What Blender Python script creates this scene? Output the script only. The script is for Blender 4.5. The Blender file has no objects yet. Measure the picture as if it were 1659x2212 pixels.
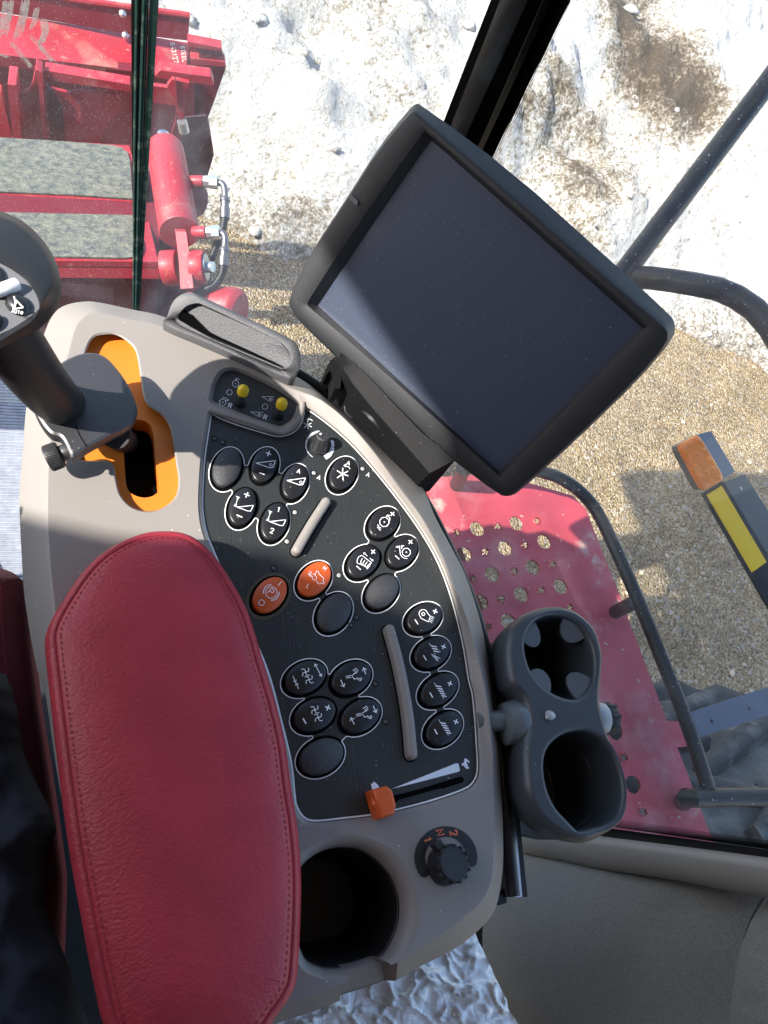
import bpy, bmesh, math, random
import numpy as np
from mathutils import Vector, Matrix, noise
from mathutils.geometry import tessellate_polygon
random.seed(7)
SC = bpy.context.scene
COL = SC.collection
CZ = 3.3                 # eye height of the photographer above the gravel
FL = 1533.0; CX, CY = 829.5, 1106.0
U_ = Vector((573, 754, FL)).normalized()
R_ = Vector((4145, -33, -FL)); R_ = (R_ - U_*R_.dot(U_)).normalized()
F_ = U_.cross(R_)
EYE = Vector((0, 0, CZ))
def ray(x, y):
    c = Vector(((x-CX)/FL, (CY-y)/FL, -1)); return Vector((R_.dot(c), F_.dot(c), U_.dot(c)))
def H(x, y, h):                      # point of that sight line h metres below the eye
    d = ray(x, y); return EYE + d*(h/-d.z)
K = 0.50/0.46
def HC(x, y, h): return H(x, y, h*K)
def DP(x, y, t): return EYE + ray(x, y)*t
def YP(x, y, Y): d = ray(x, y); return EYE + d*(Y/d.y)
def PL(x, y, p0, n): d = ray(x, y); return EYE + d*((p0-EYE).dot(n)/d.dot(n))
def px(p):
    v = p-EYE; c = Vector((R_.x*v.x+F_.x*v.y+U_.x*v.z, R_.y*v.x+F_.y*v.y+U_.y*v.z, R_.z*v.x+F_.z*v.y+U_.z*v.z))
    return (CX+FL*c.x/-c.z, CY-FL*c.y/-c.z)
V = Vector
ZUP = V((0, 0, 1))

# ------------------------------------------------------------------ materials
def mat(name, col, rough=.5, metal=0., spec=.5, bump=None, var=None, dust=None, coat=0., brushed=None, patch=None, sheen=0.):
    m = bpy.data.materials.new(name); m.use_nodes = True
    nt = m.node_tree; N = nt.nodes; L = nt.links
    b = N['Principled BSDF']
    b.inputs['Roughness'].default_value = rough; b.inputs['Metallic'].default_value = metal
    b.inputs['Specular IOR Level'].default_value = spec; b.inputs['Coat Weight'].default_value = coat
    b.inputs['Coat Roughness'].default_value = .12
    b.inputs['Sheen Weight'].default_value = sheen
    g = N.new('ShaderNodeNewGeometry'); pos = g.outputs['Position']
    def nz(scale, detail=4., rg=.55):
        t = N.new('ShaderNodeTexNoise'); t.inputs['Scale'].default_value = scale; t.inputs['Detail'].default_value = detail
        t.inputs['Roughness'].default_value = rg; L.new(pos, t.inputs['Vector']); return t.outputs['Fac']
    def ramp(src, a, c):
        r = N.new('ShaderNodeMapRange'); r.inputs['From Min'].default_value = a; r.inputs['From Max'].default_value = c
        L.new(src, r.inputs['Value']); return r.outputs['Result']
    def mix(fac, c1, c2):
        x = N.new('ShaderNodeMix'); x.data_type = 'RGBA'
        for i, v in ((0, fac), (6, c1), (7, c2)):
            if hasattr(v, 'links'): L.new(v, x.inputs[i])
            else: x.inputs[i].default_value = v if i == 0 else (*v, 1)
        return x.outputs[2]
    c = None
    if var:                         # (scale, low multiplier, high multiplier)
        c = mix(ramp(nz(var[0]), .3, .7), tuple(k*var[1] for k in col), tuple(min(1, k*var[2]) for k in col))
    else:
        rgb = N.new('ShaderNodeRGB'); rgb.outputs[0].default_value = (*col, 1); c = rgb.outputs[0]
    if patch:                       # [(scale, from, to, colour, strength)]
        for (s, a, z, pc, st) in patch:
            r = ramp(nz(s, 6., .62), a, z)
            mm = N.new('ShaderNodeMath'); mm.operation = 'MULTIPLY'; mm.inputs[1].default_value = st; L.new(r, mm.inputs[0])
            c = mix(mm.outputs[0], c, pc)
    if dust:                        # (cells per metre, radius, share of cells, colour)
        for (s, rad, share, dc) in dust:
            vo = N.new('ShaderNodeTexVoronoi'); vo.inputs['Scale'].default_value = s; L.new(pos, vo.inputs['Vector'])
            lt = N.new('ShaderNodeMath'); lt.operation = 'LESS_THAN'; lt.inputs[1].default_value = rad; L.new(vo.outputs['Distance'], lt.inputs[0])
            sx = N.new('ShaderNodeSeparateColor'); L.new(vo.outputs['Color'], sx.inputs[0])
            l2 = N.new('ShaderNodeMath'); l2.operation = 'LESS_THAN'; l2.inputs[1].default_value = share; L.new(sx.outputs[0], l2.inputs[0])
            mu = N.new('ShaderNodeMath'); mu.operation = 'MULTIPLY'; L.new(lt.outputs[0], mu.inputs[0]); L.new(l2.outputs[0], mu.inputs[1])
            c = mix(mu.outputs[0], c, dc)
    L.new(c, b.inputs['Base Color'])
    if brushed:                     # grain running along a direction: (angle, scale, strength)
        mp = N.new('ShaderNodeMapping'); mp.inputs['Rotation'].default_value = (0, 0, brushed[0]); mp.inputs['Scale'].default_value = (1, .03, 1)
        L.new(pos, mp.inputs['Vector']); t = N.new('ShaderNodeTexNoise'); t.inputs['Scale'].default_value = brushed[1]; t.inputs['Detail'].default_value = 2
        L.new(mp.outputs[0], t.inputs['Vector'])
        bp = N.new('ShaderNodeBump'); bp.inputs['Strength'].default_value = brushed[2]; bp.inputs['Distance'].default_value = .0006
        L.new(t.outputs['Fac'], bp.inputs['Height']); L.new(bp.outputs[0], b.inputs['Normal'])
    if bump:                        # (kind, scale, strength, distance)
        if bump[0] == 'leather':
            hs = []
            for k_, w_ in ((1., 1.), (.55, .6)):
                sm = N.new('ShaderNodeMapping'); sm.inputs['Scale'].default_value = (.85, 1.2, 1); sm.inputs['Rotation'].default_value = (0, 0, .3+k_); L.new(pos, sm.inputs['Vector'])
                vo = N.new('ShaderNodeTexVoronoi'); vo.feature = 'SMOOTH_F1'; vo.inputs['Smoothness'].default_value = .35; vo.inputs['Scale'].default_value = bump[1]*k_; L.new(sm.outputs[0], vo.inputs['Vector'])
                mu = N.new('ShaderNodeMath'); mu.operation = 'MULTIPLY'; mu.inputs[1].default_value = -w_; L.new(vo.outputs['Distance'], mu.inputs[0]); hs.append(mu.outputs[0])
            a1 = N.new('ShaderNodeMath'); a1.operation = 'ADD'; L.new(hs[0], a1.inputs[0]); L.new(hs[1], a1.inputs[1])
            ad = N.new('ShaderNodeMath'); ad.operation = 'MULTIPLY_ADD'; L.new(nz(bump[1]*.12, 4), ad.inputs[0]); ad.inputs[1].default_value = .35; L.new(a1.outputs[0], ad.inputs[2])
            hgt = ad.outputs[0]
        elif bump[0] == 'weave':
            w1 = N.new('ShaderNodeTexWave'); w2 = N.new('ShaderNodeTexWave')
            for w, dr in ((w1, 'Y'), (w2, 'Z')):
                w.bands_direction = dr; w.inputs['Scale'].default_value = bump[1]; w.inputs['Distortion'].default_value = .6; w.inputs['Detail Scale'].default_value = 3
                L.new(pos, w.inputs['Vector'])
            mm = N.new('ShaderNodeMath'); mm.operation = 'MULTIPLY'; L.new(w1.outputs['Fac'], mm.inputs[0]); L.new(w2.outputs['Fac'], mm.inputs[1]); hgt = mm.outputs[0]
        else:
            hgt = nz(bump[1], 5., .6)
        bp = N.new('ShaderNodeBump'); bp.inputs['Strength'].default_value = bump[2]; bp.inputs['Distance'].default_value = bump[3]
        L.new(hgt, bp.inputs['Height']); L.new(bp.outputs[0], b.inputs['Normal'])
    return m
def glass(name, dustamt, tint=(1, 1, 1), speck=.0, haze=(.8, .8, .8)):
    m = bpy.data.materials.new(name); m.use_nodes = True; nt = m.node_tree; N = nt.nodes; L = nt.links
    N.remove(N['Principled BSDF']); out = N['Material Output']
    tr = N.new('ShaderNodeBsdfTransparent'); tr.inputs[0].default_value = (*tint, 1)
    gl = N.new('ShaderNodeBsdfGlossy'); gl.inputs['Roughness'].default_value = .01; gl.inputs[0].default_value = (1, 1, 1, 1)
    fr = N.new('ShaderNodeFresnel'); fr.inputs['IOR'].default_value = 1.42
    a = N.new('ShaderNodeMixShader'); L.new(fr.outputs[0], a.inputs[0]); L.new(tr.outputs[0], a.inputs[1]); L.new(gl.outputs[0], a.inputs[2])
    df = N.new('ShaderNodeBsdfDiffuse'); df.inputs[0].default_value = (*haze, 1)
    tl = N.new('ShaderNodeBsdfTranslucent'); tl.inputs[0].default_value = (*haze, 1)
    dd = N.new('ShaderNodeMixShader'); dd.inputs[0].default_value = .5; L.new(df.outputs[0], dd.inputs[1]); L.new(tl.outputs[0], dd.inputs[2])
    g = N.new('ShaderNodeNewGeometry')
    t = N.new('ShaderNodeTexNoise'); t.inputs['Scale'].default_value = 9; t.inputs['Detail'].default_value = 8; t.inputs['Roughness'].default_value = .7; L.new(g.outputs['Position'], t.inputs['Vector'])
    mr = N.new('ShaderNodeMapRange'); mr.inputs['From Min'].default_value = .3; mr.inputs['From Max'].default_value = .75; mr.inputs['To Max'].default_value = dustamt; L.new(t.outputs['Fac'], mr.inputs['Value'])
    vo = N.new('ShaderNodeTexVoronoi'); vo.inputs['Scale'].default_value = 300; L.new(g.outputs['Position'], vo.inputs['Vector'])
    lt = N.new('ShaderNodeMath'); lt.operation = 'LESS_THAN'; lt.inputs[1].default_value = .15; L.new(vo.outputs['Distance'], lt.inputs[0])
    mu = N.new('ShaderNodeMath'); mu.operation = 'MULTIPLY'; mu.inputs[1].default_value = speck; L.new(lt.outputs[0], mu.inputs[0])
    ad = N.new('ShaderNodeMath'); ad.operation = 'ADD'; L.new(mr.outputs[0], ad.inputs[0]); L.new(mu.outputs[0], ad.inputs[1])
    fm = N.new('ShaderNodeMixShader'); L.new(ad.outputs[0], fm.inputs[0]); L.new(a.outputs[0], fm.inputs[1]); L.new(dd.outputs[0], fm.inputs[2])
    L.new(fm.outputs[0], out.inputs[0]); return m

WH = (.75, .74, .7)
M = {}
M['beige'] = mat('console_plastic', (.262, .238, .218), .5, bump=('n', 900, .25, .0006), dust=[(260, .10, .12, WH)])
M['beige2'] = mat('trim_plastic', (.40, .385, .365), .6, bump=('n', 900, .2, .0005))
M['panel'] = mat('panel_black', (.026, .029, .030), .42, brushed=(.25, 700, .45), dust=[(300, .10, .07, (.6, .55, .45)), (520, .12, .06, (.5, .45, .38))])
M['black'] = mat('black_plastic', (.017, .018, .020), .45, bump=('n', 700, .4, .0006), dust=[(330, .12, .08, (.5, .46, .4))])
M['blackgrain'] = mat('grained_black_plastic', (.035, .035, .038), .42, spec=.6, bump=('n', 1100, .7, .0009), dust=[(380, .1, .05, (.5, .46, .4))])
M['button'] = mat('button_black', (.013, .013, .015), .34, bump=('n', 1400, .2, .0004), dust=[(420, .14, .10, (.5, .45, .4))])
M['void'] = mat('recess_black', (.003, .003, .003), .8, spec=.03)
M['cupdark'] = mat('cup_well_lining', (.02, .019, .018), .55, bump=('n', 300, .1, .001))
M['white'] = mat('printed_white', (.93, .94, .95), .5)
M['pale'] = mat('printed_pale_blue', (.76, .82, .90), .5)
M['orangeprint'] = mat('printed_orange', (.70, .17, .06), .5)
M['orange'] = mat('orange_plastic', (.72, .20, .018), .45, bump=('n', 600, .15, .0006), patch=[(120, .66, .72, (.15, .06, .02), .6)])
M['orangebtn'] = mat('orange_button', (.66, .105, .018), .42, bump=('n', 900, .1, .0004))
M['olive'] = mat('olive_ring', (.085, .072, .045), .5)
M['yellow'] = mat('yellow_cap', (.72, .50, .01), .4)
M['led'] = mat('led_lens', (.07, .07, .08), .25)
M['ledlit'] = mat('led_lens_lit', (.38, .37, .36), .25)  # paler copy of the lens colour stands for a lit indicator
M['leather'] = mat('red_leather', (.40, .034, .054), .44, bump=('leather', 520, .26, .0010), var=(25, .88, 1.1), spec=.4)
M['stitch'] = mat('red_thread', (.30, .03, .05), .8)
M['leatherdark'] = mat('maroon_leather', (.15, .020, .032), .55, bump=('leather', 420, .3, .001))
M['navy'] = mat('navy_cloth', (.012, .016, .027), .9, bump=('n', 900, .3, .0006), var=(14, .8, 1.2), sheen=.08)
M['skin'] = mat('skin', (.48, .28, .20), .55)
M['hair'] = mat('brown_hair', (.05, .03, .02), .6)
M['grip'] = mat('grip_rubber', (.013, .013, .014), .5, bump=('n', 500, .15, .0006), patch=[(38, .6, .85, (.12, .105, .085), .4)])
M['collar'] = mat('gloss_black_collar', (.032, .032, .036), .42, spec=1., bump=('n', 1300, .35, .0005), dust=[(500, .13, .08, (.5, .5, .5))])
M['silver'] = mat('silver_faceplate', (.17, .17, .18), .45, metal=.1, bump=('n', 800, .1, .0003), patch=[(60, .6, .8, (.3, .24, .16), .5)])
M['bright'] = mat('white_lever', (.80, .80, .80), .35)
M['tray'] = mat('tray_rubber', (.075, .075, .082), .45, spec=.9, bump=('n', 1000, .8, .001), patch=[(40, .5, .8, (.16, .155, .15), .5)])
M['mount'] = mat('mount_plastic', (.009, .009, .010), .55, spec=.2, bump=('n', 1200, .6, .0008), dust=[(380, .1, .05, (.5, .46, .4))])
M['bezel'] = mat('monitor_plastic', (.021, .022, .025), .45, spec=.4, bump=('n', 1300, .6, .0007), dust=[(420, .10, .04, (.4, .4, .4))])
M['screen'] = mat('screen_glass', (.060, .073, .112), .22, spec=.8, dust=[(330, .085, .30, (.42, .44, .5)), (130, .045, .2, (.7, .7, .72))], patch=[(7, .5, .9, (.075, .07, .095), .6)])
M['rail'] = mat('satin_black_metal', (.012, .0125, .013), .36, spec=.4, dust=[(240, .1, .1, (.4, .4, .4))])
M['chrome'] = mat('brushed_steel', (.55, .55, .54), .25, metal=1., bump=('n', 60, .3, .001))
M['zinc'] = mat('zinc_fitting', (.62, .66, .66), .32, metal=.85)
M['cup'] = mat('cup_holder_plastic', (.042, .048, .055), .40, spec=.5, bump=('n', 900, .06, .0004), dust=[(300, .10, .05, (.6, .6, .6))])
M['cupfin'] = mat('cup_holder_flap', (.085, .09, .10), .6)
M['greyplastic'] = mat('grey_plastic', (.11, .125, .13), .28, spec=.6)
M['greypale'] = mat('pale_grey_plastic', (.42, .45, .47), .35)
M['fabric'] = mat('grey_woven_fabric', (.42, .41, .385), .9, bump=('weave', 260, .9, .0012), var=(420, .72, 1.25), sheen=.25)
M['seam'] = mat('fabric_seam', (.10, .097, .09), .95)
M['rubber'] = mat('seal_rubber', (.012, .016, .015), .4, patch=[(45, .6, .75, (.20, .22, .18), .6)], dust=[(200, .12, .15, (.5, .5, .42))])
M['glassedge'] = mat('glass_edge', (.03, .07, .06), .12, patch=[(60, .52, .72, (.24, .30, .24), .8)])
M['pillar'] = mat('pillar_paint', (.030, .026, .024), .3, spec=.4, patch=[(16, .5, .62, (.060, .062, .058), .8)])
M['frit'] = mat('black_ceramic_band', (.008, .008, .008), .3)
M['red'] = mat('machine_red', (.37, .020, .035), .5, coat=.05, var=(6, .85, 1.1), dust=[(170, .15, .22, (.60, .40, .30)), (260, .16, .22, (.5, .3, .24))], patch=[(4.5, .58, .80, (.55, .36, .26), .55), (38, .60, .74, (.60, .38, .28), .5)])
M['reddeck'] = mat('deck_red', (.60, .075, .10), .5, var=(9, .8, 1.15), patch=[(7, .50, .72, (.68, .28, .28), .8), (12, .60, .72, (.60, .45, .36), .8)]  )  # paler pink puts the door glass haze into the deck colour
M['reddark'] = mat('machine_red_shaded', (.15, .010, .018), .45, dust=[(170, .14, .22, (.4, .32, .28)), (260, .14, .2, (.3, .2, .18))])  # shade put into a darker copy of the machine red, plus dust specks
M['mat'] = mat('grip_mat', (.065, .075, .075), .9, bump=('n', 220, .6, .004), patch=[(40, .38, .66, (.22, .215, .16), .85), (150, .54, .68, (.34, .33, .24), .7)])
M['mesh'] = mat('dusty_black', (.055, .024, .026), .7, brushed=(0, 120, .6), dust=[(120, .16, .5, (.24, .18, .16)), (220, .16, .4, (.2, .15, .14))])
M['hose'] = mat('hose_rubber', (.012, .013, .014), .5, dust=[(150, .12, .2, (.35, .32, .26))])
M['crimp'] = mat('crimped_steel', (.20, .19, .20), .4, metal=.8)
M['tube'] = mat('rail_paint', (.007, .0075, .009), .38, spec=.4, dust=[(70, .10, .25, (.5, .5, .48)), (130, .12, .25, (.4, .4, .4)), (240, .14, .25, (.3, .3, .3))], var=(30, .8, 1.4))
M['bar'] = mat('blue_grey_steel', (.12, .14, .18), .45, bump=('n', 60, .1, .002), patch=[(20, .55, .75, (.2, .21, .23), .5)])
M['amber'] = mat('amber_lens', (1.0, .27, .015), .22, spec=.5, bump=('n', 60, .5, .004), var=(45, .8, 1.1))
M['tape'] = mat('yellow_reflective_tape', (.95, .62, .01), .4)
M['tyre'] = mat('tyre_rubber', (.032, .034, .036), .8, var=(7, .8, 1.4), patch=[(5, .45, .7, (.26, .26, .24), .6)], bump=('n', 40, .3, .004))
M['tyredust'] = mat('dusty_lug', (.038, .040, .042), .9, patch=[(5, .5, .66, (.24, .24, .22), .7)], var=(16, .7, 1.5), bump=('n', 60, .4, .004))
M['floor'] = mat('floor_mat', (.34, .36, .41), .85, var=(60, .8, 1.1), bump=('weave', 45, .8, .004), patch=[(22, .56, .72, (.62, .62, .62), .8), (22, .62, .70, (.16, .12, .06), .7)])
M['lining'] = mat('roof_lining', (.42, .40, .37), .9)
M['wallgrey'] = mat('cab_shell', (.25, .24, .22), .8)
M['chaff'] = mat('chaff', (.72, .66, .55), .8)

# ------------------------------------------------------------------ mesh helpers
class B:
    def __init__(s): s.v = []; s.f = []; s.m = []; s.k = 0
    def add(s, vs, fs):
        o = len(s.v); s.v += [tuple(v) for v in vs]; s.f += [tuple(i+o for i in f) for f in fs]; s.m += [s.k]*len(fs); return s
    def loft(s, rings, closed=True, cap0=False, cap1=False):
        n = len(rings[0]); vs = [p for r in rings for p in r]; fs = []
        for a in range(len(rings)-1):
            for i in range(n if closed else n-1):
                j = (i+1) % n; fs.append((a*n+i, a*n+j, (a+1)*n+j, (a+1)*n+i))
        s.add(vs, fs)
        if cap0: s.poly(rings[0][::-1])
        if cap1: s.poly(rings[-1])
        return s
    def poly(s, loop, holes=()):
        allp = [V(p) for p in loop] + [V(p) for h in holes for p in h]
        n = V((0, 0, 0)); L = len(loop)
        for i in range(L): n += V(loop[i]).cross(V(loop[(i+1) % L]))
        fs = []
        for t in tessellate_polygon([[V(p) for p in loop]]+[[V(p) for p in h] for h in holes]):
            a, b, c = (allp[i] for i in t)
            fs.append(tuple(t) if (b-a).cross(c-a).dot(n) >= 0 else tuple(t)[::-1])
        return s.add(allp, fs)
    def prism(s, loop, off, holes=()):
        off = V(off); top = [V(p)+off for p in loop]
        s.poly(top, [[V(p)+off for p in h] for h in holes]); s.poly([V(p) for p in loop], holes)
        s.loft([[V(p) for p in loop], top])
        for h in holes: s.loft([[V(p) for p in h], [V(p)+off for p in h]])
        return s
    def tube(s, pts, r, n=12, closed=False, cap=True, flat=None):
        pts = [V(p) for p in pts]; N = len(pts); rings = []; ref = None
        for i in range(N):
            a = pts[(i-1) % N] if (i > 0 or closed) else pts[0]; b = pts[(i+1) % N] if (i < N-1 or closed) else pts[-1]
            t = (b-a).normalized()
            if ref is None: ref = t.orthogonal().normalized()
            ref = (ref - t*ref.dot(t)).normalized(); bi = t.cross(ref)
            rr = r[i] if isinstance(r, (list, tuple)) else r
            rings.append([pts[i] + (ref*math.cos(q)+bi*math.sin(q))*rr for q in [2*math.pi*k/n for k in range(n)]])
        if closed: rings.append(rings[0])
        s.loft(rings)
        if cap and not closed: s.poly(rings[0][::-1]); s.poly(rings[-1])
        return s
    def cyl(s, a, b, r0, r1=None, n=24, bev=0):
        a, b = V(a), V(b); r1 = r0 if r1 is None else r1; t = (b-a).normalized()
        if bev: return s.tube([a, a+t*bev*.3, a+t*bev, b-t*bev, b-t*bev*.3, b], [r0-bev, r0-bev*.3, r0, r1, r1-bev*.3, r1-bev], n)
        return s.tube([a, b], [r0, r1], n)
    def ribbon(s, pts, w, nrm=ZUP, closed=False):
        pts = [V(p) for p in pts]; N = len(pts); l = []; r = []
        for i in range(N):
            a = pts[(i-1) % N] if (i > 0 or closed) else pts[i]; b = pts[(i+1) % N] if (i < N-1 or closed) else pts[i]
            t = b-a
            if t.length < 1e-9: t = V((1, 0, 0))
            q = V(nrm).cross(t.normalized()).normalized()*w*.5
            l.append(pts[i]+q); r.append(pts[i]-q)
        fs = [(i+N, (i+1) % N+N, (i+1) % N, i) for i in range(N if closed else N-1)]
        return s.add(l+r, fs)
    def box(s, c, sx, sy, sz, rot=None):
        c = V(c); m = rot or Matrix.Identity(3)
        vs = [c + m@V((x*sx/2, y*sy/2, z*sz/2)) for x in (-1, 1) for y in (-1, 1) for z in (-1, 1)]
        return s.add(vs, [(0, 1, 3, 2), (4, 6, 7, 5), (0, 4, 5, 1), (2, 3, 7, 6), (0, 2, 6, 4), (1, 5, 7, 3)])
    def build(s, name, mats, parent=None, sharp=38, smooth=True, bevel=0, sub=0, weld=False):
        me = bpy.data.meshes.new(name); me.from_pydata(s.v, [], s.f)
        for m in (mats if isinstance(mats, (list, tuple)) else [mats]): me.materials.append(M[m] if isinstance(m, str) else m)
        for i, p in enumerate(me.polygons): p.material_index = s.m[i]; p.use_smooth = smooth
        if weld:
            bm = bmesh.new(); bm.from_mesh(me); bmesh.ops.remove_doubles(bm, verts=bm.verts, dist=1e-5); bmesh.ops.recalc_face_normals(bm, faces=bm.faces); bm.to_mesh(me); bm.free()
        if smooth: me.set_sharp_from_angle(angle=math.radians(sharp))
        me.update()
        o = bpy.data.objects.new(name, me); COL.objects.link(o)
        if parent is not None:
            o.parent = parent
            if parent.type == 'EMPTY': o.matrix_parent_inverse = Matrix.Translation(-V(parent.location))
        if bevel:
            md = o.modifiers.new('Bevel', 'BEVEL'); md.width = bevel; md.segments = 3; md.limit_method = 'ANGLE'; md.angle_limit = math.radians(40); md.harden_normals = False
        if sub:
            md = o.modifiers.new('Subdivision', 'SUBSURF'); md.levels = sub; md.render_levels = sub
        return o
def tag(o, label, cat, group=None):
    o['label'] = label; o['category'] = cat
    if group: o['group'] = group
    return o
def thing(name, loc, label, cat, group=None):
    o = bpy.data.objects.new(name, None); COL.objects.link(o); o.location = loc; o.empty_display_size = .05
    return tag(o, label, cat, group)
def struct(o): o['kind'] = 'structure'; return o
def cr(p, k=6, closed=True):
    p = [V(q) if len(q) == 3 else V((q[0], q[1])) for q in p]; n = len(p); out = []
    for i in range(n if closed else n-1):
        a, b, c, d = (p[(i+j) % n] if closed else p[min(max(i+j, 0), n-1)] for j in (-1, 0, 1, 2))
        for q in range(k):
            t = q/k
            out.append(.5*((2*b)+(c-a)*t+(2*a-5*b+4*c-d)*t*t+(3*b-a-3*c+d)*t**3))
    if not closed: out.append(p[-1])
    return out
def inset(loop, d):                  # horizontal loop moved inwards by d
    n = len(loop); ar = sum(loop[i].x*loop[(i+1) % n].y-loop[(i+1) % n].x*loop[i].y for i in range(n)); sg = 1 if ar > 0 else -1
    out = []
    for i in range(n):
        t = (loop[(i+1) % n]-loop[i-1]); t.z = 0
        t = t.normalized() if t.length > 1e-9 else V((1, 0, 0))
        out.append(loop[i]+V((-t.y, t.x, 0))*d*sg)
    return out
def atz(loop, h): return [V((p.x, p.y, CZ-h)) for p in loop]
def HL(pts, h, k=6, closed=True, sm=True): return [HC(p[0], p[1], h) for p in (cr(pts, k, closed) if sm else pts)]
def ell(c, a, b, d, n=40):           # ellipse in picture units -> list of points
    q = math.atan2(d[1], d[0]); ca, sa = math.cos(q), math.sin(q)
    return [(c[0]+a*math.cos(t)*ca-b*math.sin(t)*sa, c[1]+a*math.cos(t)*sa+b*math.sin(t)*ca) for t in [2*math.pi*i/n for i in range(n)]]
def arc(c, r, a0, a1, n=14): return [(c[0]+r*math.cos(math.radians(a0+(a1-a0)*i/n)), c[1]+r*math.sin(math.radians(a0+(a1-a0)*i/n))) for i in range(n+1)]
GL = {'A': [[(0, 0), (.35, 1), (.7, 0)], [(.13, .36), (.57, .36)]], '1': [[(.1, .75), (.38, 1), (.38, 0)]],
      '2': [[(0, .75), (.1, .95), (.35, 1), (.6, .9), (.62, .68), (.4, .4), (0, 0), (.65, 0)]],
      'H': [[(0, 0), (0, 1)], [(.65, 0), (.65, 1)], [(0, .5), (.65, .5)]], 'L': [[(0, 1), (0, 0), (.6, 0)]],
      'P': [[(0, 0), (0, 1), (.45, 1), (.62, .85), (.62, .62), (.45, .47), (0, .47)]],
      'R': [[(0, 0), (0, 1), (.45, 1), (.62, .85), (.62, .65), (.45, .5), (0, .5)], [(.35, .5), (.65, 0)]],
      'N': [[(0, 0), (0, 1), (.7, 0), (.7, 1)]], 'S': [[(.62, .85), (.4, 1), (.15, .97), (.02, .78), (.2, .56), (.5, .44), (.64, .24), (.5, .03), (.2, 0), (0, .15)]],
      'T': [[(.35, 0), (.35, 1)], [(0, 1), (.7, 1)]], 'E': [[(.6, 1), (0, 1), (0, 0), (.6, 0)], [(0, .5), (.5, .5)]],
      '8': [[(.3, .52), (.08, .65), (.08, .88), (.32, 1), (.56, .88), (.56, .65), (.3, .52), (.02, .36), (.02, .12), (.32, 0), (.62, .12), (.62, .36), (.3, .52)]],
      '4': [[(.5, 0), (.5, 1), (0, .3), (.68, .3)]], '3': [[(0, .88), (.3, 1), (.6, .85), (.55, .6), (.25, .52), (.58, .42), (.62, .15), (.3, 0), (0, .12)]],
      '7': [[(0, 1), (.65, 1), (.2, 0)]], '0': [[(.32, 0), (.05, .2), (.05, .8), (.32, 1), (.6, .8), (.6, .2), (.32, 0)]],
      'U': [[(0, 1), (0, .2), (.2, 0), (.45, 0), (.65, .2), (.65, 1)]], 'O': [[(.32, 0), (.03, .25), (.03, .75), (.32, 1), (.65, .75), (.65, .25), (.32, 0)]],
      'W': [[(0, 1), (.2, 0), (.4, .7), (.6, 0), (.8, 1)]]}
def glyph(ch, c, up, size):          # letter strokes in picture units, centred on c
    l = math.hypot(*up); u = (up[0]/l, up[1]/l); r = (-u[1], u[0])
    return [[(c[0]+((x-.33)*r[0]+(y-.5)*u[0])*size, c[1]+((x-.33)*r[1]+(y-.5)*u[1])*size) for x, y in st] for st in GL[ch]]
# ================================================================== ARMREST CONSOLE
PAN = .4625; TOP = .458
con = thing('armrest_console', HC(560, 1400, .60), 'beige armrest console with black button panel, beside the red armrest pad', 'console')
PAIR = [((42, 1070), (104, 1075)), ((50, 970), (108, 970)), ((57, 880), (118, 890)), ((78, 780), (133, 810)), ((100, 709), (148, 766)), ((118, 676), (163, 712)), ((140, 660), (180, 688)), ((175, 652), (200, 678)), ((212, 653), (225, 678)), ((288, 669), (290, 693)),
 ((350, 683), (350, 706)), ((450, 725), (445, 752)), ((560, 775), (550, 800)), ((650, 819), (632, 842)), ((703, 860), (690, 873)), ((766, 910), (745, 918)), ((830, 970), (803, 985)), ((906, 1043), (858, 1062)), ((941, 1118), (905, 1125)),
 ((978, 1188), (943, 1195)), ((1008, 1250), (970, 1262)), ((1041, 1355), (1004, 1350)), ((1058, 1468), (1034, 1465)), ((1070, 1560), (1050, 1565)), ((1080, 1650), (1062, 1655)), ((1086, 1780), (1066, 1780)), ((1086, 1874), (1063, 1890)),
 ((1073, 1954), (1042, 1942)), ((1046, 1997), (1010, 1973)), ((986, 2047), (965, 2008)), ((903, 2090), (893, 2056)), ((843, 2124), (848, 2082)), ((746, 2157), (748, 2122)), ((680, 2184), (675, 2150)), ((596, 2212), (585, 2185)),
 ((500, 2260), (490, 2235)), ((380, 2300), (375, 2270)), ((250, 2280), (290, 2240)), ((215, 2130), (255, 2090)), ((185, 1980), (215, 1950)), ((155, 1830), (185, 1800)), ((125, 1680), (160, 1640)), ((98, 1500), (142, 1470)),
 ((78, 1437), (128, 1390)), ((55, 1304), (117, 1290)), ((47, 1204), (106, 1170))]
outer = HL([p[0] for p in PAIR], .476); crease = HL([p[1] for p in PAIR], TOP)
LIP = [(625, 1880), (653, 1841), (703, 1811), (753, 1802), (813, 1817), (860, 1847), (890, 1897), (906, 1957), (903, 2007), (884, 2050), (862, 2076), (842, 2086), (800, 2096), (755, 2108), (720, 2112), (690, 2113), (650, 2090), (620, 2020), (610, 1950)]
INN = [(640, 1893), (657, 1864), (693, 1838), (738, 1827), (786, 1834), (826, 1863), (853, 1899), (867, 1945), (866, 1991), (853, 2030), (836, 2060), (818, 2074), (782, 2086), (745, 2094), (712, 2096), (690, 2092), (658, 2072), (638, 2010), (632, 1950)]
lip = HL(LIP, TOP); inn = HL(INN, .466)
def corner(pts, r=.25):              # duplicate sharp corners so splines keep them
    return pts
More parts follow.
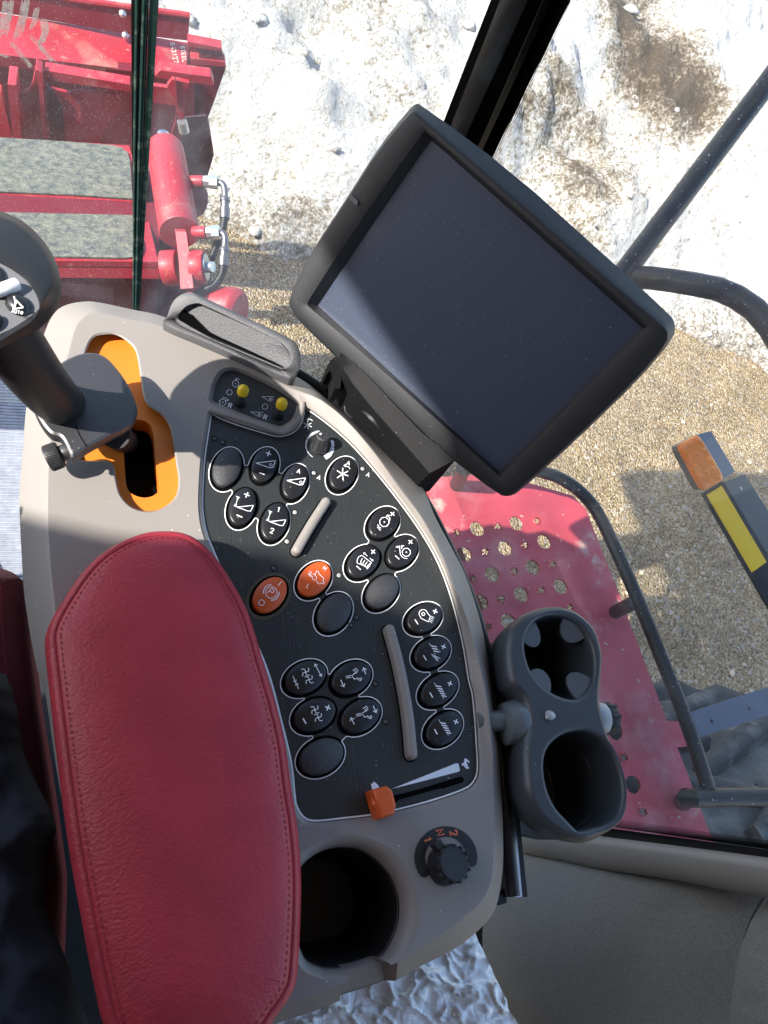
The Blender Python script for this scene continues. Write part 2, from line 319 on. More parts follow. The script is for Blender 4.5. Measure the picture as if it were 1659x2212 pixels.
PANEL = [(454, 892), (447, 935), (440, 981), (436, 1030), (434, 1081), (436, 1115), (442, 1146), (455, 1183), (490, 1262), (530, 1345), (575, 1450), (605, 1560), (626, 1650), (633, 1717), (638, 1744), (655, 1769), (681, 1777), (744, 1771), (814, 1762), (880, 1747), (945, 1729), (1003, 1708), (1024, 1692), (1034, 1664), (1032, 1607), (1024, 1507), (1015, 1468), (1002, 1390), (977, 1291), (945, 1208), (900, 1132), (835, 1045), (770, 969), (718, 921), (660, 880),
 (654, 892), (648, 913), (633, 931), (606, 940), (577, 935), (515, 916), (478, 902), (460, 892)]
panel = HL(PANEL, PAN, 5); prim = HL(PANEL, TOP, 5); prim = inset(prim, -.0022)
TOG = [(452, 868), (454, 842), (461, 819), (475, 800), (495, 793), (516, 796), (560, 815), (605, 838), (647, 868), (648, 885), (642, 902), (631, 916), (612, 927), (594, 926), (540, 908), (478, 883)]
tog = HL(TOG, TOP); togb = inset(HL(TOG, PAN), .0035)
GATE = [(225, 718), (250, 719), (277, 734), (297, 759), (307, 814), (314, 857), (326, 876), (352, 893), (370, 921), (378, 960), (384, 1000), (389, 1037), (382, 1074), (352, 1100), (317, 1107), (283, 1097), (258, 1071), (248, 1037), (243, 1008), (228, 998), (173, 996), (150, 975), (158, 900), (175, 790), (187, 745), (202, 724)]
gate = HL(GATE, TOP); gateb = inset(HL(GATE, .4675), .0012)
for p in crease:                      # the far rim rises to a ridge
    x, y = px(p); p.z += .0060*max(0, min(1, (x-610)/80))*max(0, min(1, (1700-y)/160))*max(0, min(1, (y-800)/60))
def zone(L_, x0, x1, y0):
    ids = [i for i, p in enumerate(L_) if x0 <= px(p)[0] <= x1 and px(p)[1] > y0]; return ids[0], ids[-1]
i0, i1 = zone(crease, 746, 850, 2060); j0, j1 = zone(lip, 752, 844, 2070)
lowc = [p-ZUP*(.020 if i0 <= i <= i1 else 0) for i, p in enumerate(crease)]; lowl = [p-ZUP*(.017 if j0 <= i <= j1 else 0) for i, p in enumerate(lip)]
lowo = [p-ZUP*(.012 if i0 <= i <= i1 else 0) for i, p in enumerate(outer)]; lowi = [p-ZUP*(.014 if j0 <= i <= j1 else 0) for i, p in enumerate(inn)]
nc, nl = len(crease), len(lip)
bay = [crease[i % nc] for i in range(i1, i0+nc+1)] + [lip[i % nl] for i in range(j0+nl, j1-1, -1)]
b = B()
b.loft([atz(inset(outer, .004), .60*K), atz(inset(outer, .0005), .486*K), lowo] + [[V((a.x+(c.x-a.x)*t, a.y+(c.y-a.y)*t, a.z+(c.z-a.z)*s_)) for a, c in zip(lowo, lowc)] for t, s_ in ((.06, .085), (.5, .545), (.90, .93), (.97, .99))] + [lowc])
b.poly(bay, [prim, tog, gate])
b.poly([lowc[i] for i in range(i0, i1+1)]+[lowl[i] for i in range(j1, j0-1, -1)])
b.poly([crease[i0], lowc[i0], lowl[j0], lip[j0]]); b.poly([crease[i1], lowc[i1], lowl[j1], lip[j1]][::-1]); b.poly([crease[i0-1], crease[i0], lowc[i0]]); b.poly([crease[(i1+1) % nc], crease[i1], lowc[i1]]); b.poly([lip[j0-1], lip[j0], lowl[j0]]); b.poly([lip[(j1+1) % nl], lip[j1], lowl[j1]])
b.loft([lowl, [V((a.x+(c.x-a.x)*.3, a.y+(c.y-a.y)*.3, a.z+(c.z-a.z)*.1)) for a, c in zip(lowl, lowi)], [V((a.x+(c.x-a.x)*.7, a.y+(c.y-a.y)*.7, a.z+(c.z-a.z)*.4)) for a, c in zip(lowl, lowi)], lowi, [p-ZUP*.006 for p in inset(lowi, .001)]])
b.loft([prim, atz(inset(prim, .0008), .4588*K), atz(panel, .4600*K), atz(panel, .464*K)])
b.loft([tog, atz([a.lerp(c, .5) for a, c in zip(tog, togb)], .4598*K), togb, atz(togb, .465*K)])
b.loft([gate, atz(inset(gate, .0012), .4590*K), gateb, atz(gateb, .472*K)])
body = b.build('body_shell', 'beige', con, 30)
B().poly(atz(inset(outer, .004), .60*K)).build('base_plate', 'void', body)
w = B(); w.loft([[p-ZUP*.003 for p in inset(lowi, .0008)], atz(inset(inn, .002), .50*K), atz(inset(inn, .004), .53*K), atz(inset(inn, .008), .545*K)]); w.poly(atz(inset(inn, .008), .545*K))
w.build('cup_well', 'cupdark', con)
B().poly(panel).build('control_panel', 'panel', con)
B().poly(togb).build('switch_plate', 'panel', con)
# joystick gate
SLOT = [(262, 900), (290, 905), (317, 911), (330, 934), (336, 1000), (343, 1052), (334, 1069), (310, 1075), (284, 1066), (273, 1047), (269, 1000), (266, 972), (255, 964), (225, 960), (215, 940), (225, 905)]
GA = HL(GATE, .4665); GA = inset(GA, .0006); sl = HL(SLOT, .4665)
gb = B(); gb.poly(GA, [sl]); gb.loft([sl, atz(sl, .482*K)]); gp = gb.build('gate_plate', 'orange', con)
B().poly(atz(inset(sl, -.004), .482*K)).build('slot_floor', 'void', gp)
# finger ridge round the switch recess
RID = [(449, 884), (478, 893), (540, 912), (594, 931), (614, 932), (634, 920), (646, 904), (652, 885), (654, 868)]
B().tube(HL(RID, TOP, 6, False), [.0012]+[.0026]*47+[.0012], 10).build('ridge', 'beige', con) if len(HL(RID, TOP, 6, False)) == 49 else B().tube(HL(RID, TOP, 6, False), .0026, 10).build('ridge', 'beige', con)
# printed frame line of the panel
LINE = inset(HL(PANEL, PAN-.0006, 5), .0012)
B().ribbon(LINE, .0011, closed=True).build('frame_line', 'white', con)

# ------------------------------------------------------------------ buttons
def C1(x, y): return (x/4+415, y/4+756)
def C2(x, y): return (x/4+691, y/4+918)
def C3(x, y): return (x/4+594, y/4+1242)
def CP(x, y): return (x*.1302+540, y*.1302+1188)
BUT = {1: ((491, 1008), 43.9, 30, (.35, -.94)), 2: ((572, 1003), 39.4, 27, (.37, -.93)), 3: ((638, 1039), 39, 26, (.36, -.93)), 4: ((742, 1021), 37.8, 27, (.49, -.87)), 5: ((524, 1093), 42, 28, (.34, -.94)),
 6: ((594, 1126), 42, 28, (.34, -.94)), 7: ((830, 1128), 38.2, 28, (.67, -.74)), 8: ((870, 1190), 39, 28, (.68, -.73)), 9: ((786, 1212), 40, 29, (.71, -.70)), 10: ((827, 1277), 42, 30, (.65, -.76)),
 11: ((680, 1250), 42.4, 30, (.66, -.75)), 12: ((583, 1284), 44, 31, (.675, -.74)), 13: ((723, 1322), 45.6, 33, (.566, -.825)), 14: ((918, 1334), 40.4, 29, (.87, -.49)), 15: ((935, 1409), 41.6, 30, (.85, -.53)),
 16: ((950, 1489), 44.7, 30, (.8, -.6)), 17: ((961, 1573), 44.7, 31, (.755, -.656)), 18: ((660, 1463), 48, 33, (.88, -.48)), 19: ((760, 1464), 46.1, 33, (.856, -.52)), 20: ((680, 1544), 48.2, 34, (.89, -.46)),
 21: ((780, 1546), 46.5, 33, (.84, -.54)), 22: ((695, 1634), 51, 37, (.87, -.49))}
BLANK = {1, 10, 13, 22}; ORANGE = {11, 12}; MID = .4592
NAD = px(EYE - ZUP*.5)
def dome(i, p):                      # height above the panel at picture point p of button i
    c, a, bb, d = BUT[i]; l = math.hypot(*d); dx, dy = p[0]-c[0], p[1]-c[1]
    u = (dx*d[0]+dy*d[1])/l/a; v = (-dx*d[1]+dy*d[0])/l/bb
    r2 = min(1, u*u+v*v); top = .0062 if i in BLANK else .0050
    return top - (.0030 if i in BLANK else .0018)*r2**1.3
def curve(i, p): return HC(p[0], p[1], PAN-dome(i, p)-.00022)
ICON = {}
def plus(c, s=22, d=(.93, .37)): return [[(c[0]-s*d[0], c[1]-s*d[1]), (c[0]+s*d[0], c[1]+s*d[1])], [(c[0]+s*d[1], c[1]-s*d[0]), (c[0]-s*d[1], c[1]+s*d[0])]]
def mp(fn, sts): return [[fn(*p) for p in s] for s in sts]
def circ(c, r, n=18): return arc(c, r, 0, 360, n)
def gl(ch, c, up, size): return glyph(ch, c, up, size)
def arrow(a, b2, s=14): # shaft with a two-stroke head at b2
    l = math.hypot(b2[0]-a[0], b2[1]-a[1]); t = ((b2[0]-a[0])/l, (b2[1]-a[1])/l)
    return [[a, b2], [(b2[0]-t[0]*s-t[1]*s*.7, b2[1]-t[1]*s+t[0]*s*.7), b2, (b2[0]-t[0]*s+t[1]*s*.7, b2[1]-t[1]*s-t[0]*s*.7)]]
ICON[2] = (C1, [([[(555, 978), (720, 955), (700, 1015), (670, 1018), (555, 978)]], 9), ([circ((680, 992), 11)], 6), (plus((660, 895), 24), 11), ([[(578, 1060), (626, 1076)]], 12)])
ICON[3] = (C1, [([[(820, 1128), (980, 1105), (955, 1165), (925, 1165), (820, 1128)]], 9), ([circ((940, 1143), 11)], 6), (gl('A', (921, 1046), (.3, -.95), 36), 9)])
sp = [(1252, 1042), (1302, 1018), (1348, 1046), (1350, 1088), (1305, 1126), (1252, 1106)]
ICON[4] = (C1, [([[(1299, 1072), q] for q in sp], 11), ([[(1365, 1030), (1352, 1008), (1318, 1000)], [(1332, 986), (1310, 999), (1330, 1012)]], 8), (gl('A', (1350, 976), (.3, -.95), 34), 9)])
dim = lambda ox, oy: [[(380+ox, 1263+oy), (412+ox, 1276+oy)], [(360+ox, 1343+oy), (392+ox, 1357+oy)]] + arrow((386+ox, 1310+oy), (396+ox, 1275+oy), 12) + arrow((386+ox, 1310+oy), (374+ox, 1345+oy), 12)
tri = lambda ox, oy: [[(390+ox, 1358+oy), (530+ox, 1342+oy), (506+ox, 1392+oy), (480+ox, 1391+oy), (390+ox, 1358+oy)]]
ICON[5] = (C1, [(tri(0, 0), 8), (dim(0, 0), 6), (plus((473, 1252), 24), 11), ([[(384, 1425), (434, 1446)]], 12)])
ICON[6] = (C1, [(tri(280, 125), 8), (dim(280, 125), 6), (gl('1', (748, 1378), (.3, -.95), 42), 10), (gl('2', (690, 1562), (.3, -.95), 42), 9)])
octo = lambda c, r: [[(c[0]+r*math.cos(k*math.pi/4+.3), c[1]+r*math.sin(k*math.pi/4+.3)) for k in range(9)]]
ICON[7] = (C2, [(octo((557, 838), 42), 8), ([circ((557, 838), 4, 6)], 8), ([[(495, 880), (524, 912)], arc((557, 838), 62, 118, 160)], 8), ([[(602, 832), (606, 805), (585, 783)], [(604, 782), (582, 778), (574, 798)]], 8), (plus((627, 768), 22, (.75, .66)), 11)])
ICON[8] = (C2, [(octo((747, 1100), 37), 8), ([circ((747, 1100), 4, 6)], 8), ([[(688, 1042)]+arc((747, 1100), 54, 172, 80), [(706, 1040), (706, 1070)]], 7), (arrow((655, 1055), (684, 1052), 12)+arrow((728, 1042), (700, 1052), 12), 7), (plus((783, 1010), 22, (.75, .66)), 11), ([[(651, 1128), (686, 1160)]], 11)])
ICON[9] = (C2, [([[(322, 1165), (335, 1140), (362, 1126), (445, 1190), (410, 1245), (395, 1222), (322, 1192), (322, 1165)]]+[[(345+22*k, 1137+15*k), (335+19*k, 1165+13*k), (338+17*k, 1196+10*k)] for k in range(1, 5)], 7), (arrow((410, 1133), (378, 1104), 13)+arrow((430, 1150), (460, 1175), 13), 6), (plus((460, 1095), 22, (.75, .66)), 11), ([[(317, 1218), (352, 1250)]], 11)])
ICON[11] = (CP, [(gl('H', (1242, 302), (.66, -.75), 62), 14), (gl('L', (968, 602), (.66, -.75), 62), 14), ([[(1080, 402), (1110, 345), (1145, 370), (1140, 392), (1225, 470), (1210, 510), (1235, 540), (1215, 562), (1180, 545), (1160, 565), (1130, 548), (1095, 508)], [(1040, 400), (1075, 405), (1105, 450), (1095, 490), (1062, 500), (1035, 478), (1042, 442), (1010, 445), (955, 388), (1030, 432)]], 13), ([circ((1003, 378), 22, 8)], 9)])
ICON[12] = (CP, [([circ((353, 705), 95, 26)], 13), ([arc((353, 705), 130, 172, 272), arc((353, 705), 130, -5, 92)], 17), (gl('P', (352, 695), (.66, -.75), 105), 15), ([[(465, 592), (534, 514)]], 14), ([circ((192, 875), 47)], 12)])
ICON[14] = (C3, [([[(1325, 405), (1258, 372)]+arc((1281, 335), 36, 125, 350)+[(1343, 358)], circ((1281, 337), 13)], 7), ([[(1323, 405), (1343, 358)]]+[[(1330+7*k, 398-14*k), (1358+6*k, 412-14*k)] for k in range(4)], 6), (plus((1384, 315), 22), 11), ([[(1209, 384), (1236, 426)]], 12)])
hat = lambda ox, oy, n, w: [[(1390+14*k+ox, 957+20*k+oy), (1434+12*k+ox, 957+20*k+oy+12)] for k in range(n)]
ICON[15] = (C3, [([[(1346+12*k, 612+22*k), (1398+10*k, 622+22*k)] for k in range(3)], 11), ([[(1332, 590), (1345, 605)], [(1420, 655), (1428, 664)], [(1350, 685), (1428, 722)], [(1385, 690), (1378, 672)]], 6), ([[(1358+9*k, 700+9*k), (1400+3*k, 706+9*k)] for k in range(5)], 5), (plus((1457, 620), 22), 11), ([[(1282, 694), (1309, 738)]], 12)])
for n_, ox, oy in ((16, 0, 0), (17, 40, 318)):
    ICON[n_] = (C3, [([[(1386+13*k+ox, 958+21*k+oy), (1438+11*k+ox, 966+21*k+oy)] for k in range(5)], 11), ([[(1376+ox, 932+oy), (1386+ox, 948+oy)], [(1450+ox, 1052+oy), (1460+ox, 1068+oy)]], 6), (plus((1512+ox+12*(ox > 0), 938+oy+12*(ox > 0)), 22), 11), ([[(1338+ox, 1014+oy), (1363+ox, 1060+oy)]], 12)])
def fan(c, r): return [[(c[0]+r*.95*math.cos(q)*t + r*.38*math.sin(t*3.0)*-math.sin(q)*(1), c[1]+r*.95*math.sin(q)*t + r*.38*math.sin(t*3.0)*math.cos(q)) for t in (0, .25, .5, .75, 1)] for q in (.5, 2.07, 3.64, 5.21)]
ICON[18] = (C3, [(fan((265, 840), 46)+fan((295, 905), 46), 8), (arrow((372, 820), (345, 768), 20)+arrow((372, 820), (402, 876), 20)+arrow((155, 872), (178, 928), 20)+arrow((205, 985), (182, 932), 20), 8)])
ICON[20] = (C3, [(fan((345, 1165), 46)+fan((375, 1232), 46), 8), (plus((457, 1147), 25), 12), ([[(241, 1238), (269, 1286)]], 13)])
aug = lambda ox, oy: [[(705+ox, 845+oy), (663+ox, 866+oy), (686+ox, 902+oy), (718+ox, 888+oy)], [(672+ox, 828+oy), (700+ox, 806+oy), (714+ox, 820+oy), (684+ox, 838+oy), (706+ox, 842+oy), (718+ox, 830+oy)], [(712+ox, 905+oy), (745+ox, 888+oy), (752+ox, 898+oy), (722+ox, 914+oy), (748+ox, 910+oy)], [(612+ox, 878+oy), (655+ox, 868+oy)], [(616+ox, 892+oy), (660+ox, 882+oy)]]
ICON[19] = (C3, [(aug(0, 0), 7), (arrow((785, 858), (765, 800), 26)+arrow((568, 906), (597, 968), 26), 9)])
ICON[21] = (C3, [(aug(88, 328), 7), (arrow((848, 1130), (876, 1190), 26)+arrow((686, 1292), (655, 1232), 26), 9)])
WPX = .5/FL
for i, (c, a, bb, d) in BUT.items():
    e = [HC(x, y, MID) for x, y in ell(c, a, bb, d, 44)]; cen = sum(e, V())/len(e)
    def ring(s, hh): return [V((cen.x+(p.x-cen.x)*s, cen.y+(p.y-cen.y)*s, CZ-(PAN-hh)*K)) for p in e]
    top = .0062 if i in BLANK else .0050; dr = .0030 if i in BLANK else .0018
    prof = [(1.0, -.0005), (1.0, top-dr-.0012), (.985, top-dr-.0004)] + [(s, top-dr*(s*s)**1.3) for s in (.955, .9, .8, .65, .45, .22)]
    bt = B().loft([ring(s, hh) for s, hh in prof]); bt.poly(ring(.22, top-dr*(.22**2)**1.3))
    o = bt.build('button', 'orangebtn' if i in ORANGE else ('blackgrain' if i in BLANK else 'button'), con, 50)
    if i in BLANK: o['label'] = 'plain black button without a symbol'
    if i in ORANGE: o['label'] = 'orange button with a parking brake symbol' if i == 12 else 'orange button marked H and L'
    rg = B().ribbon([V((p.x, p.y, CZ-(PAN-.0003)*K)) for p in ring(1.055, 0)], .0026, closed=True); rg.build('button_gap', 'void', o)
    if i in ICON:
        fn, sets = ICON[i]; ib = B(); scl = .1302 if fn is CP else .25
        for sts, wd in sets:
            for st in sts:
                pts = [fn(*p) for p in st]; fine = []
                for k in range(len(pts)-1):
                    m_ = max(1, int(math.dist(pts[k], pts[k+1])/4)); fine += [(pts[k][0]+(pts[k+1][0]-pts[k][0])*q/m_, pts[k][1]+(pts[k+1][1]-pts[k][1])*q/m_) for q in range(m_)]
                fine.append(pts[-1]); ib.ribbon([curve(i, p) for p in fine], wd*scl*WPX*.92)
        ib.build('symbol', 'white', o)
# printed outlines round the button groups: union of the swollen ovals, traced on a grid
def outline(ids, necks=(), fill=None, grow=6.5, step=2.0):
    cs = []
    for i in ids:
        c, a, bb, d = BUT[i]; k = MID/PAN; c = (NAD[0]+(c[0]-NAD[0])*k, NAD[1]+(c[1]-NAD[1])*k); l = math.hypot(*d); cs.append((c, a+grow, bb+grow, d[0]/l, d[1]/l))
    x0 = min(c[0][0] for c in cs)-64; x1 = max(c[0][0] for c in cs)+64; y0 = min(c[0][1] for c in cs)-64; y1 = max(c[0][1] for c in cs)+64
    X, Y = np.meshgrid(np.arange(x0, x1, step), np.arange(y0, y1, step)); Fv = np.full(X.shape, 1e3)
    for c, a, bb, dx, dy in cs:
        u = ((X-c[0])*dx+(Y-c[1])*dy)/a; v = (-(X-c[0])*dy+(Y-c[1])*dx)/bb; Fv = np.minimum(Fv, (np.sqrt(u*u+v*v)-1)*min(a, bb))
    bi = {i: k for k, i in enumerate(ids)}
    for i, j, hw in necks:
        a, b2 = cs[bi[i]][0], cs[bi[j]][0]; dx, dy = b2[0]-a[0], b2[1]-a[1]; L2 = dx*dx+dy*dy
        t = np.clip(((X-a[0])*dx+(Y-a[1])*dy)/L2, 0, 1); Fv = np.minimum(Fv, np.hypot(X-a[0]-t*dx, Y-a[1]-t*dy)-hw)
    if fill:
        pl = [cs[bi[i]][0] for i in fill]; ins = np.zeros(X.shape, bool)
        for k in range(len(pl)):
            (ax, ay), (bx, by) = pl[k], pl[(k+1) % len(pl)]
            ins ^= ((ay > Y) != (by > Y)) & (X < (bx-ax)*(Y-ay)/(by-ay+1e-9)+ax)
        Fv = np.where(ins, np.minimum(Fv, -1), Fv)
    seg = {}; ny, nx = Fv.shape
    def ip(ka, kb):
        fa, fb = Fv[ka], Fv[kb]; t = fa/(fa-fb); return (X[ka]+(X[kb]-X[ka])*t, Y[ka]+(Y[kb]-Y[ka])*t)
    for r in range(ny-1):
        for q in range(nx-1):
            cn = [(r, q), (r, q+1), (r+1, q+1), (r+1, q)]; sg = [Fv[k] < 0 for k in cn]
            if all(sg) or not any(sg): continue
            cr_ = [(cn[k], cn[(k+1) % 4]) for k in range(4) if sg[k] != sg[(k+1) % 4]]
            for k in range(0, len(cr_), 2):
                ea, eb = tuple(sorted(cr_[k])), tuple(sorted(cr_[k+1])); seg.setdefault(ea, []).append(eb); seg.setdefault(eb, []).append(ea)
    loops = []; seen = set()
    for s in seg:
        if s in seen: continue
        lp = [s]; seen.add(s); cur = s
        while True:
            nx_ = [k for k in seg[cur] if k not in seen]
            if not nx_: break
            cur = nx_[0]; seen.add(cur); lp.append(cur)
        if len(lp) > 20: loops.append([ip(*k) for k in lp])
    lp = max(loops, key=len); n = len(lp)
    return [(sum(lp[(k+o_) % n][0] for o_ in (-1, 0, 1))/3, sum(lp[(k+o_) % n][1] for o_ in (-1, 0, 1))/3) for k in range(n)]
for ids, necks, fill in (((1, 2, 3, 6, 5), ((1, 2, 6), (2, 3, 6), (3, 6, 6), (6, 5, 6), (5, 1, 6)), (1, 2, 3, 6, 5)), ((4,), (), None), ((7, 9, 10, 8), ((7, 9, 9), (9, 10, 9), (10, 8, 9), (8, 7, 9)), (7, 9, 10, 8)),
                         ((11, 13), ((11, 13, 9),), None), ((14, 15, 16, 17), ((14, 15, 9), (15, 16, 9), (16, 17, 9)), None), ((18, 19, 21, 22, 20), ((18, 19, 9), (19, 21, 9), (21, 22, 9), (22, 20, 9), (20, 18, 9)), (18, 19, 21, 22, 20))):
    B().ribbon([HC(x, y, PAN-.0004) for x, y in outline(ids, necks, fill)], .00072, closed=True).build('outline_mark', 'white', con)
B().ribbon([HC(x, y, PAN-.0002) for x, y in ell((581, 1288), 52, 38.5, (.675, -.74), 48)], .0030, closed=True).build('outline_mark', 'olive', con)
for k, (x, y) in enumerate([(464, 948), (482, 956), (678, 1022), (783, 1013), (637, 1107), (620, 1170), (592, 1228), (732, 1243), (769, 1334), (756, 1350), (810, 1477), (833, 1559)]):
    c = HC(x, y, PAN); r = .0019; L_ = B(); L_.loft([[c+V((math.cos(q)*rr, math.sin(q)*rr, hh)) for q in [2*math.pi*j/20 for j in range(20)]] for rr, hh in ((r, .0003), (r*.8, .0006), (r*.4, .0009))], cap1=True)
    o = L_.build('indicator', 'ledlit' if k in (2, 3, 4, 5, 7) else 'led', con)
    B().ribbon([c+V((math.cos(q)*r*1.12, math.sin(q)*r*1.12, .0004)) for q in [2*math.pi*j/24 for j in range(24)]], .0006, closed=True).build('indicator_rim', 'void', o)
prt = B()
def stroke(bm, sts, w, h=PAN-.0004, fn=lambda x, y: (x, y)):
    for st in sts: bm.ribbon([HC(*fn(*p), h) for p in st], w*WPX*1.05)
for c in ((689, 1031), (795, 1025)): pa = B(); stroke(pa, gl('A', c, (.4, -.92), 9), 2.4); pa.build('printed_letter', 'white', con)
stroke(prt, [[(664, 918), C1(*q)] for q in ((962, 632), (998, 612), (1030, 632), (1034, 665), (1005, 685), (968, 672))], 2.4); stroke(prt, [[C1(*q) for q in ((1042, 612), (1022, 598), (992, 600))], [C1(*q) for q in ((1010, 588), (988, 600), (1008, 612))]], 2)
prt.build('fan_symbol', 'white', con)
tp = B()
for ch, c in (('R', (497, 876)), ('R', (573, 901))): stroke(tp, gl(ch, c, (.35, -.94), 9.5), 2.3)
TR = lambda x, y: (x/4.8+324, y/4.8+594)
gear = lambda c, r: [[(c[0]+r*math.cos(k*math.pi/8)*(1.15 if k % 2 else .95), c[1]+r*math.sin(k*math.pi/8)*(1.15 if k % 2 else .95)) for k in range(17)]]
for c in ((888, 1128), (754, 1320)): stroke(tp, gear(c, 32), 1.3, fn=TR); stroke(tp, [circ(c, 4, 6)], 1.3, fn=TR)
stroke(tp, [[(930, 1082), (900, 1078), (885, 1090)], [(905, 1068), (884, 1080), (896, 1098)], [(750, 1270), (785, 1275), (808, 1302)], [(812, 1285), (808, 1304), (788, 1302)], circ((824, 1217), 28), circ((1192, 1365), 28), [(1160, 1262), (1285, 1262), (1262, 1304), (1235, 1306), (1160, 1262)], [(1045, 1420), (1172, 1424), (1150, 1466), (1122, 1466), (1045, 1420)]], 1.3, fn=TR)
stroke(tp, [circ((1248, 1285), 9, 8), circ((1132, 1446), 9, 8)], 1.6, fn=TR)
tp.build('switch_lettering', 'pale', con)
# toggle switches
for (bx, by), (tx, ty) in (((518, 872), (527, 836)), ((600, 899), (611, 865))):
    base = HC(bx, by, PAN); tip = HC(tx, ty, .4455); ax = (tip-base).normalized()
    r = .0046; tg = B().cyl(base-ax*.001, base+ax*.0035, r*1.0, r*.9, 24, .0006)
    o = tg.build('toggle_switch', 'rail', con)
    B().cyl(base+ax*.003, base+ax*.0125, .0026, .0029, 20).build('lever', 'blackgrain', o)
    q = base+ax*.0115; B().tube([q, q+ax*.0018, q+ax*.0052, q+ax*.0072, q+ax*.0085, q+ax*.0092], [.0044, .0047, .0046, .0036, .0020, .0004], 24).build('cap', 'yellow', o)
# dial on the panel
base = HC(689, 968, PAN); tip = HC(699, 938, .4475); ax = (tip-base).normalized()
o = B().tube([base, base+ax*.0015, base+ax*.0016, base+ax*.0145, base+ax*.0153], [.0074, .0074, .0068, .0056, .0048], 28).build('dial_knob', 'blackgrain', con)
rb = B()
for k in range(8):
    q = k*math.pi/4+.3; dq = V((math.cos(q), math.sin(q), 0)); rb.tube([base+ax*.002+dq*.0069, base+ax*.0142+dq*.0056], .0005, 6)
rb.build('rib', 'black', o)
B().cyl(tip+V((-.0028, -.0003, .0006)), tip+V((-.0028, -.0003, .0009)), .0009, n=14).build('pointer_dot', 'white', o)
sc_ = B()
for k in range(7):
    a0 = 120+k*22
    sc_.ribbon([HC(x, y, PAN-.0004) for x, y in arc((690, 962), 29, a0, a0+20, 6)], (.0006+k*.0003))
for k in range(3):
    a0 = -22+k*30; sc_.ribbon([HC(x, y, PAN-.0004) for x, y in arc((690, 962), 29, a0, a0+28, 6)], .0026+k*.0007)
sc_.build('dial_scale', 'pale', con)
# finger bars
for path in ([(702, 1088), (670, 1138), (640, 1190)], [(839, 1362), (860, 1442), (878, 1540), (887, 1630)]):
    cl = HL(path, PAN-.002, 6, False); w_ = 12.2*WPX
    rings = []
    for s, hh in ((1.0, -.003), (1.0, .0045), (.93, .0062), (.78, .0074), (.5, .0081), (.15, .0084)):
        lf, rt = [], []
        n = len(cl)
        for i in range(n):
            t = (cl[min(i+1, n-1)]-cl[max(i-1, 0)]); t.z = 0; t.normalize(); sd = V((-t.y, t.x, 0))*w_*s
            lf.append(cl[i]+sd); rt.append(cl[i]-sd)
        t0 = (cl[0]-cl[1]).normalized(); t1 = (cl[-1]-cl[-2]).normalized()
        def endcap(c, t): sd = V((-t.y, t.x, 0)); return [c+(sd*math.cos(q)+V((t.x, t.y, 0))*math.sin(q))*w_*s for q in [math.pi*k/8 for k in range(1, 8)]]
        loop = lf + endcap(cl[-1], t1) + rt[::-1] + endcap(cl[0], t0)
        rings.append([V((p.x, p.y, CZ-PAN*K+hh)) for p in loop])
    g = B().loft(rings); g.poly(rings[-1]); o = g.build('finger_bar', 'beige', con, 60)
    B().poly([V((p.x, p.y, CZ-(PAN-.0002)*K)) for p in [cl[0]+(q-cl[0]) for q in inset(rings[0], -.0012)]]).build('bar_gap', 'void', o)
# speed slider
SZ = lambda x, y: (x*.1497+810, y*.1497+1620)
slot = [SZ(*q) for q in ((180, 680), (600, 575), (1200, 392), (1240, 384), (1268, 396), (1282, 430), (1268, 465), (1200, 490), (600, 672), (180, 790))]
B().poly(HL(slot, PAN-.0002, sm=False)).build('slider_slot', 'void', con)
sr = B(); p0, p1 = SZ(330, 735), SZ(960, 560); sr.ribbon([HC(*p0, PAN-.0005), HC(*p1, PAN-.0005)], .0010); sr.build('slider_rail', 'black', con)
wg = B().poly(HL([SZ(*q) for q in ((240, 562), (700, 380), (1165, 194), (1190, 192), (1206, 205), (1225, 280), (1222, 300), (1205, 314), (700, 448))], PAN-.0004, sm=False))
wg.build('speed_wedge', 'pale', con)
rbt = B().poly(HL([SZ(*q) for q in ((1290, 128), (1304, 118), (1322, 132), (1345, 146), (1362, 168), (1364, 190), (1350, 182), (1336, 166), (1322, 172), (1328, 200), (1342, 225), (1346, 248), (1362, 255), (1358, 268), (1325, 276), (1296, 250), (1280, 222), (1262, 232), (1250, 208), (1256, 184), (1268, 196), (1284, 180))], PAN-.0004, sm=False)); rbt.build('hare_mark', 'pale', con)
tt = B().poly(HL([(802, 1698), (801, 1692), (805, 1693), (807, 1688), (811, 1691), (815, 1694), (819, 1700), (815, 1706), (804, 1706)], PAN-.0004, sm=False)); tt.build('tortoise_mark', 'pale', con)
top = [(803, 1706), (838, 1696), (851, 1706), (859, 1738), (855, 1760), (822, 1770)]
tr_ = HL(top, .443, sm=False); bs = B()
bs.loft([atz([HC(*q, .443) for q in [(x+3, y+1) for x, y in top]], .461*K), atz([HC(*q, .443) for q in top], .447*K), atz(inset(tr_, .0012), .4436*K), atz(inset(tr_, .003), .443*K)], cap1=True)
o = bs.build('slider_knob', 'orangebtn', con, 35, bevel=.0012)
B().tube([HC(804, 1722, .448), HC(809, 1738, .4465), HC(815, 1754, .448)], [.001, .0022, .001], 10).build('thumb_dip', 'orangebtn', o)
